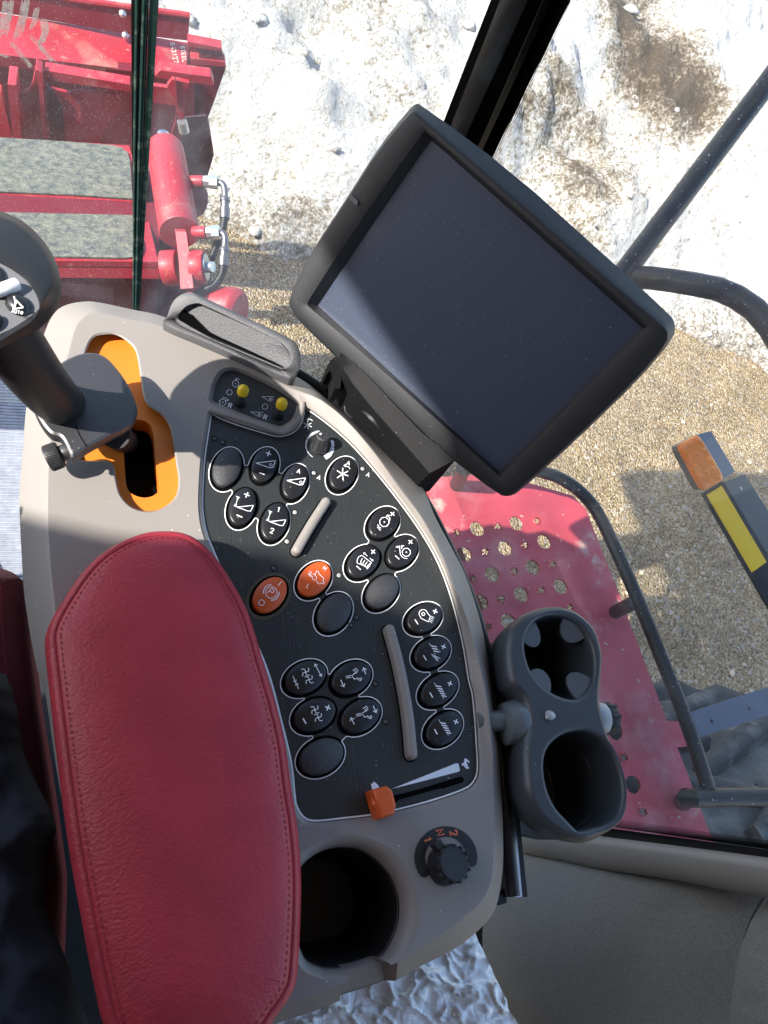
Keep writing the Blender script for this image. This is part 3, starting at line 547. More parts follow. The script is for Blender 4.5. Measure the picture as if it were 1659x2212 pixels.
# rotary selector
cc = (963, 1852.6); o_ = arc(cc, 68, 9, -214, 40); i_ = arc(cc, 45, -214, 9, 40); e1 = arc(((o_[-1][0]+i_[0][0])/2, (o_[-1][1]+i_[0][1])/2), 11.5, -214, -394, 8)[1:-1]; e0 = arc(((o_[0][0]+i_[-1][0])/2, (o_[0][1]+i_[-1][1])/2), 11.5, 189, 9, 8)[1:-1]
lab = B().poly(HL(o_+e1+i_+e0, TOP-.0004, sm=False)).build('selector_label', 'black', con)
tx = B()
for ch, c, up in (('1', (924.4, 1813.5), (.94, -.33)), ('N', (950.5, 1798), (.95, -.3)), ('2', (980, 1799.5), (.95, -.25))): stroke(tx, gl(ch, c, up, 15.5), 3.6, TOP-.0008)
tx.build('selector_lettering', 'orangeprint', lab)
bz = HC(958, 1870, TOP); tz = HC(983, 1864, .443)
kn = B(); ax = (tz-bz).normalized(); kn.tube([bz, bz+ax*.004, bz+ax*.0042, tz-ax*.001, tz-ax*.0003, tz], [.0125, .0122, .0116, .0112, .0109, .0102], 40); ko = kn.build('selector_knob', 'black', con, 30)
rb = B()
for k in range(14):
    q = k*2*math.pi/14; dq = V((math.cos(q), math.sin(q), 0)); rb.box(bz+ax*.011+dq*.0114, .0012, .0022, .011, Matrix.Rotation(q, 3, 'Z'))
rb.build('rib', 'black', ko)
nb = (HC(938, 1828, .452)-bz); nb.z = 0; nb.normalize(); B().box(bz+nb*.0125+ax*.009, .009, .006, .010, Matrix.Rotation(math.atan2(nb.y, nb.x), 3, 'Z')).build('pointer', 'black', ko, bevel=.0008)

# ================================================================== ARMREST PAD
PAD = [(95, 1388), (98, 1366), (110, 1336), (133, 1297), (167, 1247), (207, 1204), (260, 1170), (317, 1150), (367, 1147), (402, 1153), (433, 1170), (467, 1204), (500, 1252), (533, 1312), (555, 1375), (577, 1450), (598, 1520), (618, 1605), (632, 1707), (643, 1774), (652, 1874), (652, 1974), (644, 2107), (626, 2157), (600, 2195), (560, 2245), (480, 2290), (380, 2310), (280, 2290), (228, 2230), (200, 2120), (170, 1960), (147, 1830), (122, 1640), (105, 1490), (97.5, 1420)]
pad = thing('armrest_pad', HC(380, 1700, .458), 'long red leather armrest pad with stitched edge, on the beige console', 'armrest')
ol = HL(PAD, .437, 8); rings = [atz(inset(ol, .004), .4585*K), atz(inset(ol, .0005), .449*K), atz(ol, .441*K), atz(inset(ol, .0012), .4350*K), atz(inset(ol, .0034), .4308*K), atz(inset(ol, .0064), .4286*K), atz(inset(ol, .0074), .4291*K), atz(inset(ol, .0084), .4279*K), atz(inset(ol, .013), .4252*K), atz(inset(ol, .020), .4232*K)]
base = inset(ol, .020); ctr = [HC(300, 1350, .42), HC(420, 2080, .42)]; A_, B_ = V((ctr[0].x, ctr[0].y, 0)), V((ctr[1].x, ctr[1].y, 0))
def toward(p, t):
    q = V((p.x, p.y, 0)); d = B_-A_; s = max(0, min(1, (q-A_).dot(d)/d.length_squared)); c = A_+d*s; return q.lerp(c, t)
for t, hh in ((.2, .4215), (.42, .4200), (.68, .4190), (.99, .4186)): rings.append([V((toward(p, t).x, toward(p, t).y, CZ-hh*K)) for p in base])
pb = B().loft(rings); pb.poly(rings[-1]); pb.poly(rings[0][::-1]); pb.build('cushion', 'leather', pad, 80)
st = B(); sl_ = atz(inset(ol, .0100), .4265*K)
tot = 0; acc = 0
for i in range(len(sl_)):
    a, c = sl_[i], sl_[(i+1) % len(sl_)]; L_ = (c-a).length; d = (c-a).normalized()
    while acc < L_:
        q = a+d*acc; st.tube([q, q+d*.0011, q+d*.0022], [.00016, .00032, .00016], 6); acc += .0036
    acc -= L_
st.build('stitching', 'stitch', pad)
# ================================================================== JOYSTICK
joy = thing('joystick', HC(160, 900, .458), 'black joystick with rounded head and worn rubber grip in the orange gate', 'joystick')
COLL = [(135, 779), (170, 763), (200, 760), (230, 770), (263, 806), (288, 849), (297, 879), (292, 904), (270, 926), (238, 941), (189, 968), (157, 990), (148, 978), (131, 946), (108, 937), (88, 914), (73, 884), (70, 850), (95, 810)]
co = HL(COLL, .428, 5)
b = B(); b.loft([atz(inset(co, .003), .438*K), atz(inset(co, .0006), .4365*K), atz(co, .432*K), atz(inset(co, .0008), .4285*K), atz(inset(co, .0025), .4275*K)]); b.poly(atz(inset(co, .0025), .4275*K)); b.poly(atz(inset(co, .003), .438*K)[::-1])
b.build('collar', 'collar', joy, 40)
B().ribbon([HC(x, y, .4272) for x, y in ((163, 919), (172, 940), (188, 966))], .0006).build('collar_seam', 'void', joy)
B().cyl(HC(250, 940, .437), HC(280, 960, .50), .010, n=20).build('lever_shaft', 'black', joy)
# grip: tapered tube rising to the head
P0, P1, P2 = HC(134, 872, .430), HC(104, 858, .398), HC(-10, 690, .328)
g = B(); n = 14; pts = []; rad = []
for k in range(n+1):
    t = k/n; pts.append(P0*(1-t)**2+P1*2*t*(1-t)+P2*t*t); rad.append(.0158+.0025*t)
g.tube(pts, rad, 32); g.build('grip', 'grip', joy, 60)
HEAD = [(-260, 560), (-150, 480), (-60, 458), (0, 472), (55, 497), (100, 541), (124, 582), (133, 616), (131, 645), (112, 682), (75, 713), (30, 733), (-10, 752), (-60, 775), (-150, 770), (-240, 690)]
FACE = [(-240, 590), (-150, 540), (-60, 545), (0, 565), (45, 592), (70, 618), (84, 645), (85, 668), (66, 696), (35, 715), (0, 736), (-40, 752), (-90, 755), (-160, 740), (-225, 670)]
ho = HL(HEAD, .320, 6); fo = cr(FACE, 6); m_ = len(ho)
def resamp(l, n):
    l = [V(p) for p in l]; L = [0]
    for i in range(len(l)): L.append(L[-1]+(l[(i+1) % len(l)]-l[i]).length)
    out = []; k = 0
    for i in range(n):
        t = L[-1]*i/n
        while L[k+1] < t: k += 1
        f_ = (t-L[k])/max(1e-9, L[k+1]-L[k]); out.append(l[k].lerp(l[(k+1) % len(l)], f_))
    return out
fw = [HC(p[0], p[1], .299) for p in fo]
ho = resamp(ho, 96); fw = resamp(fw, 96)
b = B(); b.loft([atz(inset(ho, .022), .337*K), atz(inset(ho, .009), .330*K), atz(inset(ho, .002), .3245*K), [p for p in ho], atz(inset(ho, .0004), .314*K), [p.lerp(q, .35) for p, q in zip(atz(ho, .3035*K), fw)], [p.lerp(q, .8) for p, q in zip(atz(ho, .2995*K), fw)], fw, atz(inset(fw, .0006), .3005*K)]); b.poly(atz(inset(ho, .022), .337*K)[::-1])
b.build('head', 'grip', joy, 60)
fp = B(); f2 = atz(inset(fw, .0004), .2998*K); fp.poly(f2); face = fp.build('faceplate', 'silver', joy)
for k, (c, a, bb, lab) in enumerate((((39, 659), 30, 20, 'round black button marked AUTO'), ((-8, 700), 12, 20, None), ((-22, 596), 34, 26, None))):
    e = [HC(x, y, .2995) for x, y in ell(c, a, bb, (.86, .5), 32)]; cen = sum(e, V())/32
    r = [[V((cen.x+(p.x-cen.x)*s, cen.y+(p.y-cen.y)*s, CZ-.2998*K+h_)) for p in e] for s, h_ in ((1.05, .0003), (1, .0006), (.9, .0022), (.7, .0032), (.4, .0039), (.15, .0041))]
    q = B().loft(r); q.poly(r[-1]); q = q.build('button', 'button', face, 60)
    if lab: q['label'] = lab
    if k == 0:
        au = B()
        for i_, ch in enumerate('AUTO'): [au.ribbon([HC(x, y, .2954) for x, y in st], .0004) for st in glyph(ch, (27+6.6*i_, 672+1.2*i_), (.1, -1), 6.5)]
        for st in ([(30, 640), (34, 655), (28, 668)], [(31, 645), (50, 664)], [(50, 664), (28, 668)]): au.ribbon([HC(x, y, .2956) for x, y in st], .0008)
        au.build('symbol', 'white', q)
B().tube([HC(-30, 634, .2985), HC(8, 625, .2965), HC(36, 614, .2975)], [.0035, .0036, .0034], 14).build('lever', 'bright', face)
ka, kb = HC(128, 982, .440), HC(112, 988, .441); t = (kb-ka).normalized()
o = B().cyl(ka-t*.001, kb+t*.0035, .0092, n=36, bev=.0008).build('thumb_screw', 'black', joy)
kr = B()
s1 = t.orthogonal().normalized(); s2 = t.cross(s1)
for k in range(36): q = k*math.pi/18; d = (s1*math.cos(q)+s2*math.sin(q))*.0092; kr.tube([ka+d+t*.0005, kb+d+t*.0025], .0004, 5)
kr.build('knurling', 'black', o)
B().cyl(HC(150, 975, .438), ka, .006, n=24, bev=.0006).build('screw_neck', 'collar', joy)

# ================================================================== TRAY
tr = thing('phone_tray', HC(500, 760, .46), 'dark rubber tray with a sloping pocket, on the far edge of the beige console', 'tray')
RIM = [(357, 702), (362, 682), (372, 655), (387, 639), (407, 632), (428, 637), (520, 680), (622, 729), (643, 747), (649, 772), (646, 800), (632, 815), (616, 816), (540, 782), (440, 738)]
HGT = [.4505, .445, .438, .433, .430, .429, .429, .429, .430, .434, .441, .4485, .4505, .4505, .4505]
OPN = [(384, 697), (381, 686), (391, 672), (405, 660), (425, 655), (445, 661), (530, 701), (600, 736), (622, 755), (629, 775), (622, 795), (609, 801), (590, 794), (530, 767), (450, 730)]
FLR = [.4475, .446, .4425, .438, .4345, .4325, .4320, .4320, .4325, .436, .441, .4455, .4465, .447, .4475]
k_ = 6
def sm2(pts, hs): return [HC(p.x, p.y, p.z) for p in cr([(a, c, h) for (a, c), h in zip(pts, hs)], k_)]
rim = sm2(RIM, HGT); opn = sm2(OPN, [h+.0005 for h in HGT])
rin = [a.lerp(c, .18) for a, c in zip(rim, opn)]; rin2 = [a.lerp(c, .75) for a, c in zip(rim, opn)]
for L_ in (rin, rin2):
    for p in L_: p.z += .0012
fl = sm2([(x*.96+505*.04, y*.96+732*.04) for x, y in OPN], FLR)
A3 = np.array([[p.x, p.y, 1] for p in fl]); co3 = np.linalg.lstsq(A3, np.array([p.z for p in fl]), rcond=None)[0]
for p in fl: p.z = float(co3[0]*p.x+co3[1]*p.y+co3[2])
cen = sum(fl, V())/len(fl)
b = B(); b.loft([[V((p.x, p.y, CZ-.468*K)) for p in inset(rim, .001)], rim, rin, rin2, opn, [a.lerp(c, .6) for a, c in zip(opn, fl)], fl, [p.lerp(cen, .5) for p in fl], [p.lerp(cen, .95) for p in fl]]); b.poly([p.lerp(cen, .95) for p in fl])
b.build('body', 'tray', tr, 55)
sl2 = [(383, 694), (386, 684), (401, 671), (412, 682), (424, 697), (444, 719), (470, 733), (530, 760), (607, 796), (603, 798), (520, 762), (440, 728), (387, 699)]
B().poly([HC(x, y, .4435 if i < 3 else .4445)+ZUP*.004 for i, (x, y) in enumerate(sl2)]).build('pocket_gap_shade', 'void', tr)  # flat black strip painted as the shade between pocket floor and front wall

# ================================================================== MONITOR
ry = [ray(*p) for p in ((930, 300), (1388, 708), (1078, 1020), (686, 660))]
sol = np.linalg.solve(np.array([list(ry[1]), list(ry[3]), list(-ry[2])]).T, np.array(list(ry[0])))
s0 = .211/(ry[1]*sol[0]-ry[0]).length
T0, T1, T2, T3 = EYE+ry[0]*s0, EYE+ry[1]*sol[0]*s0, EYE+ry[2]*sol[2]*s0, EYE+ry[3]*sol[1]*s0
MN = (T1-T0).cross(T3-T0).normalized()
if MN.dot(EYE-T0) < 0: MN = -MN
mon = thing('monitor', (T0+T1+T2+T3)/4-MN*.03, 'large black display screen with thick bezel, tilted beside the console', 'monitor')
def MP(x, y, d): return PL(x, y, T0+MN*d, MN)
FRONT = [(903, 247), (1106, 423), (1300, 592), (1430, 703), (1443, 716), (1441, 741), (1373, 820), (1239, 950), (1115, 1062), (1097, 1071), (1079, 1066), (986, 997), (853, 894), (740, 780), (645, 690), (624, 657), (634, 628), (670, 553), (753, 427), (820, 322), (885, 247), (893, 241)]
BACK = [(906, 223), (1108, 373), (1308, 553), (1448, 680), (1459, 700), (1456, 730), (1380, 820), (1242, 953), (1120, 1064), (1098, 1073), (1078, 1069), (985, 999), (851, 896), (738, 782), (643, 692), (622, 657), (632, 626), (668, 551), (751, 425), (818, 318), (884, 236), (895, 226)]
INR = [(918, 282), (1060, 408), (1230, 558), (1396, 705), (1393, 708), (1388, 714), (1330, 774), (1230, 878), (1084, 1026), (1080, 1030), (1076, 1026), (985, 944), (880, 848), (760, 742), (666, 662), (663, 658), (666, 650), (700, 596), (770, 490), (850, 374), (914, 286), (916, 283)]
SCR = [(930, 300), (1071, 425.6), (1240, 576), (1388, 708), (1386, 710), (1384, 712), (1325, 771.5), (1226, 871), (1080, 1018), (1078, 1020), (1076, 1018), (985, 934.6), (880, 838), (768, 735.3), (689, 663), (686, 660), (688.7, 656), (721, 608), (783, 515), (860, 402), (925, 307), (928, 303)]
def chaikin(l, n=1):
    for _ in range(n): l = [q for i in range(len(l)) for q in ((l[i][0]*.75+l[(i+1) % len(l)][0]*.25, l[i][1]*.75+l[(i+1) % len(l)][1]*.25), (l[i][0]*.25+l[(i+1) % len(l)][0]*.75, l[i][1]*.25+l[(i+1) % len(l)][1]*.75))]
    return l
def ML(l, d, k=1): return [MP(p[0], p[1], d) for p in chaikin(l)]
f1 = ML(FRONT, .010); bk = ML(BACK, -.006); i1 = ML(INR, .010); sc = ML(SCR, 0)
c0 = (T0+T1+T2+T3)/4
back = [p.lerp(c0, .10)-MN*.030 for p in bk]; b3 = [p.lerp(c0, .22)-MN*.042 for p in bk]
mid = [a.lerp(c, .30)+MN*.0012 for a, c in zip(f1, i1)]; mid2 = [a.lerp(c, .75)+MN*.0012 for a, c in zip(f1, i1)]; fe = [a.lerp(c, .08)+MN*.0005 for a, c in zip(f1, i1)]
b = B(); b.loft([b3, back, bk, [a.lerp(c, .6) for a, c in zip(bk, f1)], f1, fe, mid, mid2, i1]); b.poly(b3); b.build('housing', 'bezel', mon, 32)
b = B(); b.loft([i1, sc]); b.build('bezel_recess', 'bezel', mon, 20)
B().poly([T0-MN*.0004, T1-MN*.0004, T2-MN*.0004, T3-MN*.0004]).build('screen', 'screen', mon)
q = [MP(x, y, .0118) for x, y in ((755, 428), (759, 419), (775, 436), (771, 445))]
B().prism(q, MN*.0012).build('light_sensor', 'greyplastic', mon, bevel=.0008)
# ------------------------------------------------------------------ mount under the monitor
mt = thing('monitor_mount', HC(850, 930, .50), 'black angular mount under the display, bolted to the console rail', 'bracket')
rg = [(728, 768), (740, 795), (762, 830), (806, 884), (868, 953), (928, 1022)]; tp_ = [(738, 762), (765, 783), (800, 815), (850, 868), (915, 935), (985, 992)]
lo = [(716, 790), (722, 826), (744, 858), (790, 915), (850, 985), (910, 1040)]; fr = [(700, 806), (706, 830), (730, 862), (780, 918), (842, 990), (906, 1042)]
b = B()
rr = [HC(x, y, .438) for x, y in rg]; tt_ = [HC(x, y, .425+.004) for x, y in tp_]; ll = [HC(x, y, .462) for x, y in lo]; l2 = [p-ZUP*.03 for p in ll]; t2 = [p-ZUP*.06 for p in tt_]
b.loft([l2, ll, rr, tt_, t2], closed=False)
b.poly([l2[0], ll[0], rr[0], tt_[0], t2[0]]); b.poly([l2[-1], ll[-1], rr[-1], tt_[-1], t2[-1]][::-1])
b.build('wedge_body', 'mount', mt, 30, bevel=.001)
hk = [(701, 803), (714, 778), (728, 768), (740, 790), (735, 840), (722, 838), (722, 808), (712, 800), (706, 809)]
B().prism([HC(x, y, .447) for x, y in hk], (0, 0, -.02)).build('hook', 'mount', mt, bevel=.001)
for (x, y) in ((769, 880), (848, 968)):
    c = HC(x, y, .468); ax = V((-.35, -.45, .82)).normalized(); s1 = ax.orthogonal().normalized(); s2 = ax.cross(s1)
    B().cyl(c-ax*.004, c+ax*.003, .0068, n=6).build('bolt', 'rail', mt, bevel=.0005)
    B().tube([c+(s1*math.cos(q)+s2*math.sin(q))*.0098 for q in [k*math.pi/16 for k in range(32)]], .0011, 8, closed=True).build('washer', 'black', mt)
pl_ = [HC(x, y, .475) for x, y in ((715, 826), (760, 872), (850, 985), (905, 1052), (918, 1040), (800, 880), (735, 818))]
B().prism(pl_, (0, 0, -.02)).build('base_plate', 'void', mt)
B().cyl(T2.lerp(T3,.5).lerp(c0,.35)-MN*.040, (rr[3]+tt_[3])/2-ZUP*.030, .014, .016, n=20).build('neck', 'black', mt)
# ------------------------------------------------------------------ rail along the console
rl = thing('accessory_rail', HC(1090, 1700, .5), 'black tube rail running along the right flank of the console', 'rail')
path = [(640, 805), (690, 838), (740, 880), (800, 938), (862, 1010), (915, 1080), (960, 1165), (1000, 1252), (1035, 1350), (1060, 1470), (1078, 1600), (1092, 1750), (1100, 1850), (1108, 1935)]
pp = HL(path, .486, 5, False); B().tube(pp, .0052, 14).build('tube', 'rail', rl)
wp = [(909, 1060), (919, 1062), (950, 1120), (980, 1184), (1006, 1240), (1046, 1350), (1062, 1460), (1078, 1590), (1070, 1600), (1040, 1400), (990, 1240), (940, 1130)]
B().prism([HC(x, y, .482) for x, y in wp], (0, 0, -.012)).build('side_plate', 'rail', rl, bevel=.0008)
for off, w_, mt_, hh in ((0, .010, 'rail', .500), (14, .005, 'chrome', .494), (24, .006, 'black', .498)):
    b = B(); s_ = [HC(1082+off*.6, 1580, hh), HC(1094+off, 1760, hh), HC(1108+off, 1938, hh)]
    d = (s_[2]-s_[0]).normalized(); sd = V((-d.y, d.x, 0)).normalized()*w_/2
    b.prism([s_[0]+sd, s_[2]+sd, s_[2]-sd, s_[0]-sd], (0, 0, -.012)); b.build('slide_bar', mt_, rl, bevel=.0006)
B().prism([HC(x, y, .505) for x, y in ((1074, 1930), (1092, 1915), (1095, 1950), (1078, 1956))], (0, 0, -.02)).build('end_stop', 'black', rl)

# ================================================================== CUP HOLDER
cp = thing('cup_holder', HC(1210, 1560, .53), 'dark grey double cup holder clamped beside the console', 'cup holder')
CO = [(1088, 1402), (1096, 1362), (1126, 1330), (1163, 1313), (1201, 1308), (1238, 1317), (1271, 1342), (1291, 1374), (1302, 1417), (1301, 1454), (1297, 1492), (1296, 1520), (1303, 1554), (1313, 1587), (1331, 1624), (1348, 1667), (1356, 1704), (1355, 1742), (1346, 1772), (1319, 1797), (1273, 1819), (1239, 1817), (1206, 1807), (1173, 1784), (1148, 1754), (1131, 1712), (1126, 1672), (1125, 1620), (1132, 1560), (1123, 1512), (1098, 1480), (1090, 1440)]
HU = [(1136, 1392), (1146, 1359), (1166, 1337), (1196, 1329), (1231, 1336), (1258, 1357), (1278, 1392), (1285, 1429), (1282, 1467), (1268, 1492), (1246, 1508), (1216, 1504), (1183, 1487), (1158, 1462), (1143, 1432)]
HLO = [(1181, 1629), (1196, 1604), (1226, 1584), (1263, 1579), (1296, 1594), (1321, 1624), (1338, 1667), (1345, 1704), (1343, 1737), (1333, 1762), (1310, 1780), (1280, 1789), (1256, 1794), (1247, 1790), (1225, 1768), (1203, 1743), (1186, 1707), (1178, 1665)]
ht = .447
co = HL(CO, ht+.004, 5)
b = B(); ci = inset(co, .0055); hu = HL(HU, ht, 6); hl = HL(HLO, ht, 6)
for L_ in (ci, hu, hl):
    for p in L_: p.z = CZ-ht*K
huo = inset(hu, -.0035); hlo = inset(hl, -.0035)
b.loft([atz(inset(co, .008), .480*K), atz(inset(co, .002), .476*K), atz(inset(co, .0003), .464*K), atz(co, .4555*K), atz(inset(co, .0010), .4515*K), atz(inset(co, .0028), .4485*K), ci]); b.poly(ci, [huo, hlo])
for h0, h1 in ((huo, hu), (hlo, hl)): b.loft([h0, atz([a.lerp(c, .45) for a, c in zip(h0, h1)], .4474*K), atz([a.lerp(c, .85) for a, c in zip(h0, h1)], .4488*K), atz(h1, .4515*K), atz(h1, .475*K)])
b.poly(atz(inset(co, .008), .480*K)[::-1], [atz(inset(h, -.001), .480*K) for h in (hu, hl)])
bd = b.build('body', 'cup', cp, 75)
for h in (hu, hl):
    w = B(); o1 = inset(h, -.0055); w.loft([atz(inset(h, .0004), .474*K), atz(inset(h, .0015), .500*K), atz(inset(h, .0042), .521*K), atz(inset(h, .007), .526*K)]); w.poly(atz(inset(h, .007), .526*K))
    w.loft([atz(o1, .470*K), atz(inset(o1, .001), .505*K), atz(inset(o1, .004), .528*K)]); w.poly(atz(inset(o1, .004), .528*K)[::-1])
    cw = w.build('cup', 'cup', cp, 40)
    fl_ = inset(h, .009); cen = sum(fl_, V())/len(fl_)
    B().tube([V((p.x, p.y, CZ-.5255*K)) for p in fl_], .0010, 6, closed=True).build('floor_ring', 'cup', cw)
cu = sum(hu, V())/len(hu)
for (x, y), ln, wd in (((1150, 1362), .016, .0105), ((1245, 1362), .016, .012), ((1165, 1480), .016, .0115), ((1262, 1480), .018, .012)):
    d = HC(x, y, ht)-cu; d.z = 0; d.normalize(); hit = min(hu, key=lambda p: -((p-cu).normalized().dot(d))); sd = V((-d.y, d.x, 0)); lp = []
    for q in [math.pi*k/12 for k in range(13)]:
        r_ = math.sin(q); lp.append(hit+d*.0012-d*(r_*ln)+sd*math.cos(q)*wd-ZUP*(.0035+.005*r_))
    B().prism(lp, (0, 0, -.0022)).build('flap', 'cupfin', cp, bevel=.0004)
s_a, s_b = HC(1052, 1558, .463), HC(1160, 1556, .463); t = (s_b-s_a).normalized()
B().cyl(s_a-t*.01, s_b, .0080, n=28, bev=.0006).build('stem', 'greyplastic', cp)
cc_ = HC(1086, 1564, .463); c2 = HC(1122, 1559, .463); B().tube([cc_-t*.001, cc_, cc_+t*.001, cc_+t*.007, c2, c2+t*.004], [.0085, .0135, .0155, .0172, .0176, .015], 40).build('clamp_ring', 'greyplastic', cp)
k0 = HC(1292, 1552, .466); B().cyl(k0-t*.006, k0+t*.005, .0125, n=24, bev=.0006).build('washer', 'greypale', cp)
k1 = k0+t*.005; kk = B(); kk.cyl(k1, k1+t*.009, .0115, n=32, bev=.001); kn_ = kk.build('knob', 'bezel', cp)
s1 = t.orthogonal().normalized(); s2 = t.cross(s1); rb = B()
for k in range(8): q = k*math.pi/4; d = (s1*math.cos(q)+s2*math.sin(q))*.0113; rb.tube([k1+d+t*.001, k1+d+t*.0085], .0018, 8)
rb.build('lobe', 'bezel', kn_)
r0, r1 = HC(1181, 1544, .4455), HC(1197, 1548, .4465)
B().tube([r0, r0.lerp(r1, .2), r0.lerp(r1, .7), r1], [.0030, .0036, .0033, .0018], 18).build('release_tab', 'greypale', cp)

# ================================================================== SEAT + PERSON
seat = thing('driver_seat', H(-60, 1500, .70), 'maroon leather seat cushion with stitched edge, left of the console', 'seat')
def rbox(name, x0, x1, y0, y1, z0, z1, m_, par, bev, n=3):
    o = B().box(((x0+x1)/2, (y0+y1)/2, (z0+z1)/2), x1-x0, y1-y0, z1-z0).build(name, m_, par); md = o.modifiers.new('Bevel', 'BEVEL'); md.width = bev; md.segments = 6; return o
def SE(x, y): return H(x, y, .62)
edge = [SE(-20, 1205), SE(20, 1216), SE(42, 1230), SE(50, 1252), SE(56, 1350), SE(70, 1480), SE(92, 1620), SE(112, 1760), SE(130, 1900)]
ed = cr(edge, 6, False); lastx = ed[-1].x
loop = ed + [V((lastx+.0, -.32, CZ-.62)), V((-.56, -.32, CZ-.62)), V((-.56, .31, CZ-.62)), V((-.30, .34, CZ-.62))]
b = B(); b.loft([atz(inset(loop, .002), .74), atz(loop, .65), atz(inset(loop, .003), .632), atz(inset(loop, .012), .622), atz(inset(loop, .03), .614)], cap1=False); b.poly(atz(inset(loop, .03), .614))
b.build('cushion', 'leatherdark', seat, 50)
st = B(); line = [p+V((-.016, -.004, .004)) for p in ed]
for i in range(0, len(line)-1):
    for q in range(3):
        a = line[i].lerp(line[i+1], q/3); c = line[i].lerp(line[i+1], q/3+.2); st.tube([a, c], .0006, 5)
st.build('stitching', 'stitch', seat)
rbox('backrest', -.54, -.04, -.47, -.33, CZ-.66, CZ+.10, 'leatherdark', seat, .05)
rbox('pedestal', -.46, -.12, -.25, .2, CZ-1.20, CZ-.74, 'black', seat, .02)

sk = [(-.27, -.17, -.53), (-.27, -.18, -.38), (-.27, -.19, -.20), (-.27, -.20, -.03), (-.27, -.17, .10), (-.27, -.13, .20), (-.27, -.11, .28),
      (-.185, -.15, -.555), (-.26, .08, -.545), (-.31, .33, -.52), (-.32, .40, -.80), (-.32, .42, -1.22), (-.31, .52, -1.28),
      (-.385, -.15, -.555), (-.42, .08, -.545), (-.46, .33, -.52), (-.46, .38, -.80), (-.46, .40, -1.22), (-.47, .50, -1.28),
      (-.12, -.20, -.02), (-.03, -.27, .03), (-.02, -.16, .10), (-.02, -.07, .09),
      (-.42, -.19, -.02), (-.48, -.10, -.22), (-.42, .10, -.30), (-.37, .17, -.30)]
ra = [.115, .11, .12, .12, .055, .085, .07, .10, .085, .065, .058, .045, .05, .10, .085, .065, .058, .045, .05, .062, .05, .042, .034, .062, .05, .04, .032]
ed_ = [(0, 1), (1, 2), (2, 3), (3, 4), (4, 5), (5, 6), (0, 7), (7, 8), (8, 9), (9, 10), (10, 11), (11, 12), (0, 13), (13, 14), (14, 15), (15, 16), (16, 17), (17, 18), (3, 19), (19, 20), (20, 21), (21, 22), (3, 23), (23, 24), (24, 25), (25, 26)]
def hand(w, d, up, s):               # wrist index, direction, palm normal, thumb side
    d = V(d).normalized(); up = V(up).normalized(); sd = d.cross(up)*s; base = V(sk[w])
    i0 = len(sk); sk.append(tuple(base+d*.05)); ra.append(.028); ed_.append((w, i0))
    for k, (o, ln) in enumerate(((-.026, .055), (-.009, .068), (.009, .074), (.026, .066))):
        a = len(sk); r = base+d*.088+sd*o
        for q, (fz, dz) in enumerate(((0, 0), (.5, -.006), (1, -.022))): sk.append(tuple(r+d*ln*fz+up*dz)); ra.append(.0095-.001*q)
        ed_.extend([(i0, a), (a, a+1), (a+1, a+2)])
    a = len(sk); r = base+d*.03+sd*.035
    for q, (fz, dz) in enumerate(((0, 0), (.5, -.006), (1, -.012))): sk.append(tuple(r+(d*.75+sd*.65)*.055*fz+up*dz)); ra.append(.0105-.001*q)
    ed_.extend([(i0, a), (a, a+1), (a+1, a+2)])
hand(22, (.25, .9, .35), (.3, -.2, .9), -1); hand(26, (.35, .92, -.1), (0, .1, 1), 1)
pers = thing('person', (-.27, -.15, CZ-1.2), 'seated person in dark navy clothes at the left edge', 'person')
me = bpy.data.meshes.new('body'); me.from_pydata([(x, y, z+CZ) for x, y, z in sk], ed_, []); bo = bpy.data.objects.new('body', me); COL.objects.link(bo); bo.parent = pers; bo.matrix_parent_inverse = Matrix.Translation(-pers.location)
md = bo.modifiers.new('Skin', 'SKIN'); md.use_smooth_shade = True
for i, r in enumerate(ra): me.skin_vertices[0].data[i].radius = (r, r)
me.skin_vertices[0].data[0].use_root = True
sb_ = bo.modifiers.new('Subdivision', 'SUBSURF'); sb_.levels = 2; sb_.render_levels = 2; rm_ = bo.modifiers.new('Remesh', 'REMESH'); rm_.mode = 'VOXEL'; rm_.voxel_size = .007; rm_.use_smooth_shade = True; sm_ = bo.modifiers.new('Smooth', 'SMOOTH'); sm_.iterations = 8
bpy.context.view_layer.update(); dg = bpy.context.evaluated_depsgraph_get(); m2 = bpy.data.meshes.new_from_object(bo.evaluated_get(dg)); bo.modifiers.clear(); bo.data = m2
m2.materials.clear()
for k in ('navy', 'skin', 'black', 'hair'): m2.materials.append(M[k])
for p in m2.polygons:
    c = p.center; z = c.z-CZ; p.use_smooth = True
    p.material_index = 1 if (z > .09 or (c.y > .14 and -.36 < z < -.2) or (c.x > -.06 and c.y > -.10 and z > .05)) else (2 if z < -1.20 else 0)
    if z > .27 or (z > .17 and c.y < -.15): p.material_index = 3
fc = B(); hd = V((-.27, -.13, CZ+.20)); fd = V((.35, .9, -.25)).normalized(); sd = fd.cross(ZUP).normalized(); u2 = sd.cross(fd)
for s in (-1, 1):
    B().tube([hd+fd*.078+sd*s*.032+u2*.01, hd+fd*.084+sd*s*.032+u2*.01], [.011, .006], 12).build('eye', 'black', bo); B().tube([hd+sd*s*.082+u2*.03, hd+sd*s*.09, hd+sd*s*.082-u2*.03], .010, 8).build('ear', 'skin', bo)
fc.tube([hd+fd*.085+u2*.012, hd+fd*.108-u2*.022, hd+fd*.086-u2*.03], [.007, .014, .008], 10).build('nose', 'skin', bo); B().tube([hd+fd*.078-u2*.052-sd*.022, hd+fd*.084-u2*.052, hd+fd*.078-u2*.052+sd*.022], .006, 8).build('mouth', 'skin', bo)
